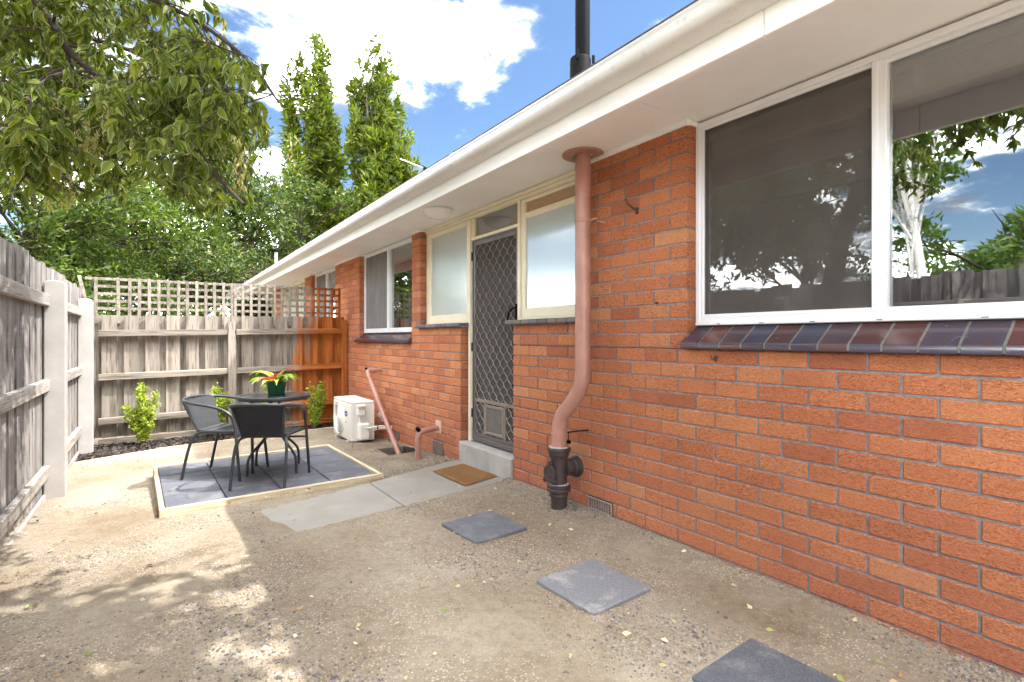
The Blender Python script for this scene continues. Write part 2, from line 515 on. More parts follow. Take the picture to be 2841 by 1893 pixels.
    mx.inputs[0].default_value = 0.8
    n.t.links.new(t.outputs[0], mx.inputs[1])
    n.t.links.new(d.outputs[0], mx.inputs[2])
    n.t.links.new(mx.outputs[0], n.out.inputs[0])
    MATS['insect2'] = n.m

    # leaves: diffuse + translucent
    def leafmat(name, stops, trans=0.35, gloss=0.08, tr_tint=(1.15, 1.25, 0.45)):
        n = NT(name)
        n.t.nodes.remove(n.p)
        col = n.ramp(n.rnd(), stops)
        d = n.n('ShaderNodeBsdfDiffuse')
        n.put(d.inputs['Color'], col)
        t = n.n('ShaderNodeBsdfTranslucent')
        n.put(t.inputs['Color'], n.mix(1.0, col, tr_tint, 'MULTIPLY'))
        g = n.n('ShaderNodeBsdfGlossy')
        g.inputs['Roughness'].default_value = 0.45
        g.inputs['Color'].default_value = (0.9, 0.95, 1.0, 1)
        m1 = n.n('ShaderNodeMixShader')
        m1.inputs[0].default_value = trans
        n.t.links.new(d.outputs[0], m1.inputs[1])
        n.t.links.new(t.outputs[0], m1.inputs[2])
        m2 = n.n('ShaderNodeMixShader')
        m2.inputs[0].default_value = gloss * 0.28
        n.t.links.new(m1.outputs[0], m2.inputs[1])
        n.t.links.new(g.outputs[0], m2.inputs[2])
        n.t.links.new(m2.outputs[0], n.out.inputs[0])
        return n.m

    MATS['leaf_green'] = leafmat('maple_leaf_green', [(0, (0.043, 0.075, 0.008)), (0.5, (0.104, 0.146, 0.014)), (1, (0.208, 0.235, 0.026))], 0.5, 0.05)
    MATS['leaf_cream'] = leafmat('maple_leaf_margin', [(0, (0.165, 0.180, 0.053)), (0.6, (0.247, 0.255, 0.090)), (1, (0.345, 0.338, 0.165))], 0.45, 0.05, (1, 1, 0.8))
    MATS['seed'] = leafmat('maple_seed', [(0, (0.34, 0.30, 0.11)), (1, (0.46, 0.42, 0.19))], 0.35, 0.03, (1, 1, 0.7))
    MATS['leaf_back'] = leafmat('backdrop_leaf', [(0, (0.024, 0.050, 0.008)), (0.45, (0.060, 0.102, 0.013)), (0.8, (0.116, 0.160, 0.019)), (1, (0.200, 0.232, 0.048))], 0.42, 0.07)
    MATS['leaf_back2'] = leafmat('backdrop_dark_leaf', [(0, (0.019, 0.038, 0.008)), (0.5, (0.046, 0.080, 0.012)), (0.88, (0.100, 0.136, 0.019)), (1, (0.304, 0.280, 0.112))], 0.38, 0.07)
    MATS['leaf_pop'] = leafmat('poplar_leaf', [(0, (0.051, 0.081, 0.010)), (0.5, (0.106, 0.149, 0.017)), (1, (0.196, 0.230, 0.030))], 0.42, 0.06)
    MATS['leaf_birch'] = leafmat('birch_leaf', [(0, (0.06, 0.12, 0.02)), (1, (0.15, 0.22, 0.05))], 0.45, 0.06)
    MATS['leaf_shrub'] = leafmat('shrub_leaf', [(0, (0.22, 0.30, 0.035)), (0.6, (0.38, 0.46, 0.06)), (1, (0.58, 0.60, 0.16))], 0.45, 0.06)
    MATS['leaf_brom'] = leafmat('bromeliad_leaf', [(0, (0.20, 0.29, 0.03)), (0.5, (0.31, 0.40, 0.05)), (1, (0.46, 0.50, 0.16))], 0.3, 0.10)
    MATS['leaf_red'] = leafmat('bromeliad_bract', [(0, (0.62, 0.045, 0.07)), (1, (0.70, 0.16, 0.20))], 0.3, 0.08, (1, .4, .4))
    MATS['bark'] = plain('dark_bark', (0.060, 0.047, 0.038), 0.95, 0.35, 14, 0.8, 45, 0.1)
    MATS['bark_b'] = plain('poplar_bark', (0.16, 0.135, 0.105), 0.95, 0.3, 6, 0.8, 20, 0.1)
    n = NT('birch_bark')
    f = n.noise(n.pos((3, 3, 14)), 1, 5, 0.6)
    MATS['birchbark'] = n.done(n.ramp(f, [(0.33, (0.06, 0.05, 0.045)), (0.42, (0.72, 0.70, 0.66))]), 0.8, 0, 0.2)


build_materials()

# ------------------------------------------------------------------ mesh helpers
WORLD = {}


def link(o, parent=None, local=False):
    COL.objects.link(o)
    if parent is not None:
        o.parent = parent
        if not local:
            o.matrix_parent_inverse = WORLD.get(parent.name, Matrix.Identity(4)).inverted()
    return o


def empty(name, loc, rz=0.0, parent=None):
    o = bpy.data.objects.new(name, None)
    o.empty_display_size = 0.1
    o.location = loc
    o.rotation_euler = (0, 0, rz)
    link(o, parent)
    WORLD[o.name] = Matrix.Translation(loc) @ Matrix.Rotation(rz, 4, 'Z')
    return o


def tag(o, label, cat, group=None):
    o['label'] = label
    o['category'] = cat
    if group:
        o['group'] = group
    return o


def crom(pts, k=6):
    """Catmull-Rom through points"""
    P = [Vector(p) for p in pts]
    P = [P[0] * 2 - P[1]] + P + [P[-1] * 2 - P[-2]]
    out = []
    for i in range(1, len(P) - 2):
        a, b, c, d = P[i - 1:i + 3]
        for j in range(k):
            t = j / k
            out.append(0.5 * ((2 * b) + (c - a) * t + (2 * a - 5 * b + 4 * c - d) * t * t + (3 * b - a - 3 * c + d) * t ** 3))
    out.append(P[-2].copy())
    return out


class MB:
    def __init__(s):
        s.v, s.f, s.mi = [], [], []

    def add(s, vs, fs, mi=0):
        o = len(s.v)
        s.v.extend(tuple(x) for x in vs)
        s.f.extend(tuple(i + o for i in f) for f in fs)
        s.mi.extend([mi] * len(fs))
        return s

    def box(s, a, b, c=0.0, mi=0, M=None):
        (x0, y0, z0), (x1, y1, z1) = a, b
        cx, cy, cz = (x0 + x1) / 2, (y0 + y1) / 2, (z0 + z1) / 2
        hx, hy, hz = abs(x1 - x0) / 2, abs(y1 - y0) / 2, abs(z1 - z0) / 2
        c = min(c, hx * .9, hy * .9, hz * .9)
        sg = [(i, j, k) for i in (-1, 1) for j in (-1, 1) for k in (-1, 1)]
        if c <= 0:
            vs = [Vector((i * hx, j * hy, k * hz)) for i, j, k in sg]
            fs = [(0, 1, 3, 2), (4, 6, 7, 5), (0, 4, 5, 1), (2, 3, 7, 6), (0, 2, 6, 4), (1, 5, 7, 3)]
        else:
            vs = []
            for i, j, k in sg:
                vs += [Vector((i * hx, j * (hy - c), k * (hz - c))), Vector((i * (hx - c), j * hy, k * (hz - c))),
                       Vector((i * (hx - c), j * (hy - c), k * hz))]
            ix = {q: 3 * n for n, q in enumerate(sg)}
            fs = []
            for d in range(3):
                for w in (-1, 1):
                    e = [q for q in sg if q[d] == w]
                    o = [x for x in range(3) if x != d]
                    e.sort(key=lambda q: math.atan2(q[o[1]], q[o[0]]))
                    fs.append(tuple(ix[q] + d for q in e))
                    # edges along d
                for u in (-1, 1):
                    for w in (-1, 1):
                        o = [x for x in range(3) if x != d]
                        q0, q1 = [0, 0, 0], [0, 0, 0]
                        q0[d], q1[d] = -1, 1
                        q0[o[0]] = q1[o[0]] = u
                        q0[o[1]] = q1[o[1]] = w
                        q0, q1 = tuple(q0), tuple(q1)
                        fs.append((ix[q0] + o[0], ix[q0] + o[1], ix[q1] + o[1], ix[q1] + o[0]))
            for q in sg:
                fs.append((ix[q], ix[q] + 1, ix[q] + 2))
        out = []
        for f in fs:
            p = [vs[i] for i in f]
            nn = (p[1] - p[0]).cross(p[2] - p[0])
            ce = sum(p, Vector()) / len(p)
            out.append(f if nn.dot(ce) > 0 else tuple(reversed(f)))
        C = Vector((cx, cy, cz))
        vs = [(v + C) for v in vs]
        if M is not None:
            vs = [M @ v for v in vs]
        return s.add(vs, out, mi)

    def tube(s, pts, r, n=8, cap=True, mi=0):
        pts = [Vector(p) for p in pts]
        rr = r if isinstance(r, (list, tuple)) else [r] * len(pts)
        rings = []
        t0 = (pts[1] - pts[0]).normalized()
        up = Vector((0, 0, 1)) if abs(t0.z) < 0.9 else Vector((1, 0, 0))
        u = t0.cross(up).normalized()
        vs = []
        for i, p in enumerate(pts):
            t = (pts[min(i + 1, len(pts) - 1)] - pts[max(i - 1, 0)])
            if t.length < 1e-9:
                t = t0
            t.normalize()
            u = (u - t * u.dot(t))
            u = u.normalized() if u.length > 1e-6 else t.orthogonal().normalized()
            w = t.cross(u)
            for k in range(n):
                a = 2 * math.pi * k / n
                vs.append(p + (u * math.cos(a) + w * math.sin(a)) * rr[i])
        fs = []
        for i in range(len(pts) - 1):
            for k in range(n):
                a, b = i * n + k, i * n + (k + 1) % n
                fs.append((a, b, b + n, a + n))
        if cap:
            fs.append(tuple(reversed(range(n))))
            fs.append(tuple(range((len(pts) - 1) * n, len(pts) * n)))
        return s.add(vs, fs, mi)

    def lathe(s, prof, M=None, n=24, mi=0):
        """prof: (r, h) pairs, axis +Z in the frame M"""
        vs, fs = [], []
        for r, h in prof:
            for k in range(n):
                a = 2 * math.pi * k / n
                vs.append(Vector((max(r, 1e-4) * math.cos(a), max(r, 1e-4) * math.sin(a), h)))
        for i in range(len(prof) - 1):
            for k in range(n):
                a, b = i * n + k, i * n + (k + 1) % n
                fs.append((a, b, b + n, a + n))
        fs.append(tuple(reversed(range(n))))
        fs.append(tuple(range((len(prof) - 1) * n, len(prof) * n)))
        if M is not None:
            vs = [M @ v for v in vs]
        return s.add(vs, fs, mi)

    def prism(s, prof, y0, y1, mi=0):
        """(x,z) outline pushed along Y"""
        n = len(prof)
        vs = [(x, y0, z) for x, z in prof] + [(x, y1, z) for x, z in prof]
        fs = [(i, (i + 1) % n, (i + 1) % n + n, i + n) for i in range(n)]
        fs += [tuple(reversed(range(n))), tuple(range(n, 2 * n))]
        return s.add(vs, fs, mi)

    def grid(s, fn, nu, nv, mi=0):
        vs = [fn(i / nu, j / nv) for i in range(nu + 1) for j in range(nv + 1)]
        fs = [(i * (nv + 1) + j, (i + 1) * (nv + 1) + j, (i + 1) * (nv + 1) + j + 1, i * (nv + 1) + j + 1)
              for i in range(nu) for j in range(nv)]
        return s.add(vs, fs, mi)

    def mesh(s, name, mats, smooth=None):
        me = bpy.data.meshes.new(name)
        me.from_pydata(s.v, [], s.f)
        if not isinstance(mats, (list, tuple)):
            mats = [mats]
        for m in mats:
            me.materials.append(MATS[m] if isinstance(m, str) else m)
        if len(mats) > 1:
            me.polygons.foreach_set('material_index', s.mi)
        if smooth:
            me.polygons.foreach_set('use_smooth', [True] * len(me.polygons))
            me.set_sharp_from_angle(angle=R(smooth))
        me.update()
        return me

    def build(s, name, mats, parent=None, smooth=None, local=False):
        o = bpy.data.objects.new(name, s.mesh(name, mats, smooth))
        return link(o, parent, local)


def fix_normals(o):
    import bmesh
    bm = bmesh.new()
    bm.from_mesh(o.data)
    bmesh.ops.recalc_face_normals(bm, faces=bm.faces)
    bm.to_mesh(o.data)
    bm.free()
    return o


def np_mesh(name, V, F, mats, mi=None):
    """V (N,3), F (M,k) numpy"""
    me = bpy.data.meshes.new(name)
    k = F.shape[1]
    me.vertices.add(len(V))
    me.vertices.foreach_set('co', V.astype(np.float32).ravel())
    me.loops.add(F.size)
    me.loops.foreach_set('vertex_index', F.astype(np.int32).ravel())
    me.polygons.add(len(F))
    me.polygons.foreach_set('loop_start', np.arange(0, F.size, k, dtype=np.int32))
    for m in mats if isinstance(mats, (list, tuple)) else [mats]:
        me.materials.append(MATS[m])
    if mi is not None:
        me.polygons.foreach_set('material_index', mi.astype(np.int32))
    me.update(calc_edges=True)
    me.validate()
    return me


def text_mesh(name, body, size, mat, M, parent, shear=0.0, extrude=0.0008):
    cu = bpy.data.curves.new(name, 'FONT')
    cu.body = body
    cu.size = size
    cu.shear = shear
    cu.align_x = 'CENTER'
    cu.align_y = 'CENTER'
    cu.extrude = extrude
    cu.resolution_u = 3
    t = bpy.data.objects.new(name + '_tmp', cu)
    COL.objects.link(t)
    dg = bpy.context.evaluated_depsgraph_get()
    me = bpy.data.meshes.new_from_object(t.evaluated_get(dg))
    bpy.data.objects.remove(t)
    bpy.data.curves.remove(cu)
    me.materials.clear()
    me.materials.append(MATS[mat])
    me.transform(M)
    o = bpy.data.objects.new(name, me)
    return link(o, parent)


def proj(p):
    """pixel in the 2353 wide picture; only used to decide which pieces show largest"""
    x, y, z = p
    d = x * math.sin(YAW) + y * math.cos(YAW)
    a = x * math.cos(YAW) - y * math.sin(YAW)
    if d < 0.05:
        return None
    return ((1420.5 + 1422 * a / d) / 1.2074, (938 - 1422 * (z - CAM_H) / d) / 1.2074, d)


# ================================================================== ground
def gz(x, y):
    b = -0.016 - 0.036 * max(0.0, y - 3.35)
    b = max(b, -0.20)
    if y > 7.2 and -0.9 < x < 2.47:
        b += 0.035 * min(1, (y - 7.2) / 0.5)
    return b


PIT = (2.09, 2.42, 5.32, 5.74)


def build_ground():
    xs = np.concatenate([[-400, -150, -60, -25, -12, -6, -3, -1.6, -1.1], np.arange(-0.9, 2.4801, 0.0225),
                         [2.9, 4, 7, 12, 25, 60, 150, 400]])
    ys = np.concatenate([[-400, -150, -60, -25, -10, -4, -1.5, -0.4, 0.05], np.arange(0.20, 8.22, 0.0225),
                         [8.6, 9.2, 10.5, 12.5, 16, 22, 40, 80, 180, 400]])
    nx, ny = len(xs), len(ys)
    from mathutils import noise as mn
    V = np.zeros((nx, ny, 3))
    for i, x in enumerate(xs):
        for j, y in enumerate(ys):
            z = gz(x, y)
            if -1 < x < 2.6 and 0.2 < y < 8.3:
                z += 0.010 * mn.noise(Vector((x * 2.1, y * 2.1, 0))) + 0.005 * mn.noise(Vector((x * 9, y * 9, 3))) \
                    + 0.0025 * mn.noise(Vector((x * 26, y * 26, 7)))
                d = 2.474 - x
                if 0 <= d < 0.30 and y < 5.0:       # gravel heaped against the bricks
                    z += 0.028 * (1 - d / 0.30) ** 2
                if x > 1.55 and 4.5 < y < 7.2:      # loose dug-over mounds near the pipes
                    z += 0.020 * mn.noise(Vector((x * 5, y * 5, 11)))
                if PIT[0] < x < PIT[1] and PIT[2] < y < PIT[3]:
                    z = -0.26 + 0.02 * mn.noise(Vector((x * 20, y * 20, 2)))
                if 0.03 < x < 1.58 and 4.3 < y < 5.75:
                    z -= 0.05
                if x > 0.55 and 3.34 < y < 4.3 and (y - 3.33) > 0.14 * (x - 0.6) and (y - 4.0) < 0.2 * (x - 0.6):
                    z -= 0.07 * min(1, max(0, (x - .58) / .6)) ** .7 * min(1, (y - 3.33 - .14 * (x - .6)) / .09)
                for (a, b_) in ((1.53, 2.545), (1.53, 1.61), (1.53, 0.735)):
                    if a + .02 < x < a + 0.37 and b_ + .02 < y < b_ + 0.37:
                        z -= 0.02
            V[i, j] = (x, y, z)
    I = np.arange(nx * ny).reshape(nx, ny)
    F = np.stack([I[:-1, :-1], I[1:, :-1], I[1:, 1:], I[:-1, 1:]], -1).reshape(-1, 4)
    me = np_mesh('ground', V.reshape(-1, 3), F, ['ground', 'soil', 'pitsoil'])
    cen = V.reshape(-1, 3)[F].mean(1)
    mi = ((cen[:, 0] > PIT[0] - .02) & (cen[:, 0] < PIT[1] + .02) & (cen[:, 1] > PIT[2] - .02) & (cen[:, 1] < PIT[3] + .02)).astype(np.int32)
    mi *= 2
    edge = np.interp(cen[:, 0], [-0.8, 0.0, 1.3, 2.2], [7.04, 7.38, 7.55, 7.66])
    mi |= ((cen[:, 0] > -0.75) & (cen[:, 0] < 2.47) & (cen[:, 1] > edge) & (cen[:, 1] < 8.2)).astype(np.int32)
    me.polygons.foreach_set('material_index', mi)
    me.polygons.foreach_set('use_smooth', [True] * len(me.polygons))
    o = link(bpy.data.objects.new('ground', me))
    o['kind'] = 'structure'
    return V, xs, ys


GV, GX, GY = build_ground()


def gheight(x, y):
    i = min(max(np.searchsorted(GX, x) - 1, 0), len(GX) - 2)
    j = min(max(np.searchsorted(GY, y) - 1, 0), len(GY) - 2)
    tx = (x - GX[i]) / (GX[i + 1] - GX[i])
    ty = (y - GY[j]) / (GY[j + 1] - GY[j])
    z = GV[i:i + 2, j:j + 2, 2]
    return float((z[0, 0] * (1 - tx) + z[1, 0] * tx) * (1 - ty) + (z[0, 1] * (1 - tx) + z[1, 1] * tx) * ty)


def scatter_stones():
    """loose gravel: thousands of little six-cornered stones in one mesh"""
    P, Sz = [], []
    from mathutils import noise as mn
    tries = 0
    while len(P) < 75000 and tries < 420000:
        tries += 1
        y = 0.25 + 7.5 * random.random() ** 1.6
        x = random.uniform(-0.85, 2.46)
        if x < -0.2 * y - 0.1:
            continue
        if 0.0 < x < 1.62 and 4.2 < y < 5.85:
            continue
        if x > 0.80 and (y - 3.33) > 0.14 * (x - 0.6) and (y - 4.03) < 0.2 * (x - 0.6):
            continue
        if any(1.52 < x < 1.94 and b < y < b + .41 for b in (2.54, 1.6, .73)):
            continue
        if PIT[0] < x < PIT[1] and PIT[2] < y < PIT[3]:
            continue
        if y > 7.0 + 0.3 * min(1, (x + .8)):
            continue
        dens = 0.42 + 1.3 * mn.noise(Vector((x * 1.5, y * 1.5, 5))) + 0.6 * mn.noise(Vector((x * 5, y * 5, 9)))
        dwall = 2.47 - x
        if dwall < 0.3:
            dens += 0.7 * (1 - dwall / 0.3)
        if x < 0.45 and y > 3.0:
            dens -= 0.35
        if random.random() > dens:
            continue
        P.append((x, y, gheight(x, y)))
        Sz.append(0.0018 + 0.0062 * random.random() ** 2.6 * min(1.3, max(.5, dens)) + (0.006 if random.random() < 0.010 else 0) + (0.0015 if dwall < .22 else 0))
    P = np.array(P)
    Sz = np.array(Sz)[:, None]
    N = len(P)
    base = np.array([(1, 0, 0), (0, 1, 0), (-1, 0, 0), (0, -1, 0), (0, 0, .8), (0, 0, -.8)])
    jit = rng.uniform(0.55, 1.35, (N, 6, 1))
    a = rng.uniform(0, 6.28, N)
    ca, sa = np.cos(a), np.sin(a)
    Bx = base[None, :, 0] * ca[:, None] - base[None, :, 1] * sa[:, None]
    By = base[None, :, 0] * sa[:, None] + base[None, :, 1] * ca[:, None]
    B = np.stack([Bx, By, np.repeat(base[None, :, 2], N, 0)], -1) * jit
    V = P[:, None, :] + B * Sz[:, None, :] * np.array([1.2, 1.2, 0.9])
    f = np.array([(0, 1, 4), (1, 2, 4), (2, 3, 4), (3, 0, 4), (1, 0, 5), (2, 1, 5), (3, 2, 5), (0, 3, 5)])
    F = (f[None] + 6 * np.arange(N)[:, None, None]).reshape(-1, 3)
    o = link(bpy.data.objects.new('gravel', np_mesh('gravel', V.reshape(-1, 3), F, 'pebble')))
    o['kind'] = 'stuff'
    tag(o, 'loose sandy gravel strewn over the yard floor', 'gravel')


scatter_stones()


def leaf_cards(name, P, D, L, Wd, mat, parent=None, fold=0.12):
    """diamond shaped leaves: base P, direction D, length L, width Wd"""
    N = len(P)
    D = D / np.linalg.norm(D, axis=1, keepdims=True)
    r = rng.normal(size=(N, 3))
    Sd = np.cross(D, r)
    Sd /= np.linalg.norm(Sd, axis=1, keepdims=True) + 1e-9
    Nn = np.cross(D, Sd)
    L = np.asarray(L).reshape(-1, 1) * np.ones((N, 1))
    Wd = np.asarray(Wd).reshape(-1, 1) * np.ones((N, 1))
    v0 = P
    v1 = P + D * L * .45 + Sd * Wd * .5 + Nn * L * fold
    v2 = P + D * L - Nn * L * fold
    v3 = P + D * L * .45 - Sd * Wd * .5 + Nn * L * fold
    V = np.stack([v0, v1, v2, v3], 1).reshape(-1, 3)
    F = np.arange(4 * N).reshape(N, 4)
    return link(bpy.data.objects.new(name, np_mesh(name, V, F, mat)), parent)


def mulch():
    N = 5200
    x = rng.uniform(-0.72, 2.4, N)
    e = np.interp(x, [-0.8, 0.0, 1.3, 2.2], [7.04, 7.38, 7.55, 7.66])
    y = e + 0.05 + (8.07 - e - 0.05) * rng.uniform(0, 1, N)
    z = np.array([gheight(a, b) for a, b in zip(x, y)]) + 0.006 + rng.uniform(0, .018, N)
    a = rng.uniform(0, 6.28, N)
    D = np.stack([np.cos(a), np.sin(a), rng.normal(0, .25, N)], 1)
    o = leaf_cards('mulch', np.stack([x, y, z], 1), D, rng.uniform(.025, .065, N), rng.uniform(.010, .02, N), 'mulch', fold=.1)
    o['kind'] = 'stuff'
    tag(o, 'dark bark mulch in the narrow bed along the back fence', 'mulch')


mulch()


def litter():
    P, D, L = [], [], []
    for k in range(330):
        y = 0.7 + 7 * random.random() ** 1.5
        x = random.uniform(-0.7, 2.45)
        if 0.05 < x < 1.6 and 4.2 < y < 5.85 and random.random() < .75:
            continue
        z = gheight(x, y) + 0.006
        if 0.02 < x < 1.6 and 4.25 < y < 5.8:
            z = 0.0
        elif x > 0.64 and (y - 3.30) > 0.14 * (x - 0.6) and (y - 4.0) < 0.2 * (x - 0.6):
            z = -0.02
        a = random.uniform(0, 6.28)
        P.append((x, y, z + .004))
        D.append((math.cos(a), math.sin(a), random.uniform(-.05, .2)))
        L.append(random.uniform(.012, .042))
    # a line of leaves gathered against the front board of the patio
    for k in range(60):
        x = random.uniform(0.4, 1.6)
        P.append((x, 4.21 - random.random() ** 2 * .06 + 0.035 * (x - .02), -0.02))
        a = random.uniform(0, 6.28)
        D.append((math.cos(a), math.sin(a), random.uniform(0, .3)))
        L.append(random.uniform(.012, .035))
    L = np.array(L)
    o = leaf_cards('fallen_leaves', np.array(P), np.array(D), L, L * .5, 'dryleaf', fold=.08)
    o['kind'] = 'stuff'
    tag(o, 'scattered dry fallen leaves on the gravel', 'leaves')


litter()


# ------------------------------------------------------------------ concrete path and bed edging
def path():
    root = empty('path', (1.5, 3.8, -0.03))
    root['kind'] = 'structure'

    def slab(poly):
        m = MB()
        n = len(poly)
        zt = lambda x: -0.047 + 0.025 * (x - 0.55) / 1.9
        vs = [(x, y, zt(x)) for x, y in poly] + [(x, y, -0.12) for x, y in poly]
        m.add(vs, [tuple(range(n))] + [(i, i + n, (i + 1) % n + n, (i + 1) % n) for i in range(n)])
        o = m.build('slab', 'concrete', root)
        return fix_normals(o)
    slab([(0.56, 3.33), (0.75, 3.30), (1.1, 3.335), (1.468, 3.40), (1.468, 4.205), (0.58, 4.02)])
    slab([(1.476, 3.402), (2.0, 3.475), (2.446, 3.535), (2.446, 4.46), (2.2, 4.415), (1.476, 4.206)])
    ed = empty('garden_edging', (0.7, 7.47, -.15))
    pts = [(-0.72, 7.06), (0.0, 7.38), (0.7, 7.47), (1.3, 7.55), (2.14, 7.655)]
    for (x0, y0), (x1, y1) in zip(pts[:-1], pts[1:]):
        L = math.hypot(x1 - x0, y1 - y0)
        a = math.atan2(y1 - y0, x1 - x0)
        Mx = Matrix.Translation((x0, y0, gz((x0 + x1) / 2, (y0 + y1) / 2) + .0)) @ Matrix.Rotation(a, 4, 'Z')
        MB().box((0.002, -0.01, -.08), (L - .002, 0.01, 0.022), .003, 0, Mx).build('edging_board', 'pine_x', ed)
    tag(ed, 'thin pale timber edging strip in front of the mulch bed', 'edging')


path()

# ================================================================== house
WX = 2.474            # face of the brick wall
CZ, CH = 0.003, 0.086  # bed joints
SOF = 2.42
house = empty('brick_house', (2.6, 5.0, 0.0))
tag(house, 'long single storey orange brick house with white eaves and gutter', 'house')
HY0, HY1 = -2.5, 17.0


def build_bricks():
    secs = [  # y0, y1, n0, n1, anchor, open low end, open high end
        (HY0, 3.543, -3, 13, .684), (2.68, 3.543, 13, 15, .684), (1.82, 2.68, 13, 28, 1.815), (HY0, -1.6, 13, 28, .684),
        (4.452, 5.398, -3, 15, 4.447), (5.398, HY1, -3, 13, 4.447), (5.398, 5.628, 13, 28, 5.393),
        (7.521, 8.765, 13, 28, 7.516), (10.38, 10.91, 13, 28, 10.375), (13.4, 14.2, 13, 28, 13.395), (16.4, HY1, 13, 28, 16.395)]
    core = MB()
    for y0, y1, n0, n1, a in secs:
        core.box((WX + .007, y0 + .006, CZ + CH * n0), (WX + .104, y1 - .006, CZ + CH * n1 + (0.002 if n1 > 20 else -.004)))
    wall = core.build('brick_wall', 'mortar', house)
    bricks = []
    for y0, y1, n0, n1, a in secs:
        for n in range(n0, n1):
            j = a + (0.12 if (n - 12) % 2 else 0.0)
            k = math.floor((y0 - j) / .24)
            if y0 == 5.398 and n1 == 13:
                pass
            while j + .24 * k < y1:
                lo, hi = max(j + .24 * k + .005, y0), min(j + .24 * (k + 1) - .005, y1)
                k += 1
                if hi - lo < .025:
                    continue
                z = CZ + CH * n
                if (abs(z - 0.003) < .01 or abs(z + .083) < .01) and 4.83 < (lo + hi) / 2 < 5.06:
                    pass
                bricks.append((lo, hi, z + .005, z + .081))
    # vent openings
    vents = [(4.835, 5.062, -0.088, 0.084), (2.40, 2.63, -0.002, 0.084), (6.02, 6.25, -0.088, -0.002)]

    def clear(b):
        out = [b]
        for v0, v1, w0, w1 in vents:
            nxt = []
            for lo, hi, z0, z1 in out:
                if z0 >= w0 - .01 and z1 <= w1 + .01 and lo < v1 and hi > v0:
                    if v0 - lo > .03:
                        nxt.append((lo, v0 - .003, z0, z1))
                    if hi - v1 > .03:
                        nxt.append((v1 + .003, hi, z0, z1))
                else:
                    nxt.append((lo, hi, z0, z1))
            out = nxt
        return out
    bricks = [c for b in bricks for c in clear(b)]
    scored = []
    for b in bricks:
        yc, zc = (b[0] + b[1]) / 2, (b[2] + b[3]) / 2
        q = proj((WX, yc, zc))
        s = 0
        if q and 0 < q[0] < 2353 and 0 < q[1] < 1568 and zc > -0.05 and yc < 8.0:
            s = (b[1] - b[0]) / q[2] ** 3
        scored.append((s, b))
    scored.sort(key=lambda t: -t[0])
    bm = MB().box((0, -.5, -.5), (1, .5, .5), 0)
    unit = MB().box((0, -.115, -.038), (.11, .115, .038), .0045).mesh('brick', 'brick')
    rest = MB()
    random.seed(5)
    for i, (s, (lo, hi, z0, z1)) in enumerate(scored):
        jx = random.uniform(-.0018, .0018)
        if i < 300:
            o = bpy.data.objects.new('brick', unit)
            o.location = (WX + jx, (lo + hi) / 2, (z0 + z1) / 2)
            o.rotation_euler = (random.uniform(-.004, .004), 0, random.uniform(-.004, .004))
            o.scale = (1, (hi - lo) / .23, 1)
            link(o, wall)
        else:
            rest.box((WX + jx, lo, z0), (WX + jx + .11, hi, z1), .0045)
    o = rest.build('bricks', 'brick', wall)
    o['kind'] = 'stuff'
    return wall


wall = build_bricks()


def vent(name, y0, y1, z0, z1, label, ncol, nrow, mat='pinkpipe'):
    t = empty(name, (WX, (y0 + y1) / 2, z0))
    tag(t, label, 'vent', 'wall vents')
    m = MB()
    x0, x1 = WX - .008, WX + .0035
    f = .012
    m.box((x0, y0, z0), (x1, y0 + f, z1), .002).box((x0, y1 - f, z0), (x1, y1, z1), .002)
    m.box((x0, y0 + f, z0), (x1, y1 - f, z0 + f), .002).box((x0, y0 + f, z1 - f), (x1, y1 - f, z1), .002)
    m.build('frame', mat, t)
    b = MB()
    w = (y1 - y0 - 2 * f) / ncol
    h = (z1 - z0 - 2 * f) / nrow
    for i in range(1, ncol):
        b.box((x0 + .002, y0 + f + w * i - w * .12, z0 + f), (x1, y0 + f + w * i + w * .12, z1 - f))
    for j in range(1, nrow):
        b.box((x0 + .0035, y0 + f, z0 + f + h * j - h * .13), (x1, y1 - f, z0 + f + h * j + h * .13))
    b.build('lattice', mat, t)
    MB().box((x1 + .0006, y0 - .004, z0 - .004), (x1 + .0028, y1 + .004, z1 + .004)).build('backing', 'dark', t)  # dark sheet standing in for the shade inside the vent holes


MATS['ventm'] = plain('vent_metal', (0.27, 0.20, 0.175), 0.6, 0.2, 20)
vent('wall_vent', 4.835, 5.06, -0.08, 0.08, 'square dark slotted wall vent beside the concrete door step', 12, 11, 'ventm')
vent('wall_vent', 2.40, 2.63, 0.0, 0.083, 'small square-holed wall vent at ground level beside the cast iron drain', 9, 4, 'ventm')
vent('wall_vent', 6.02, 6.25, -0.085, -0.004, 'low brick-coloured vent half hidden behind the slanting waste pipe', 9, 4, 'ventm')


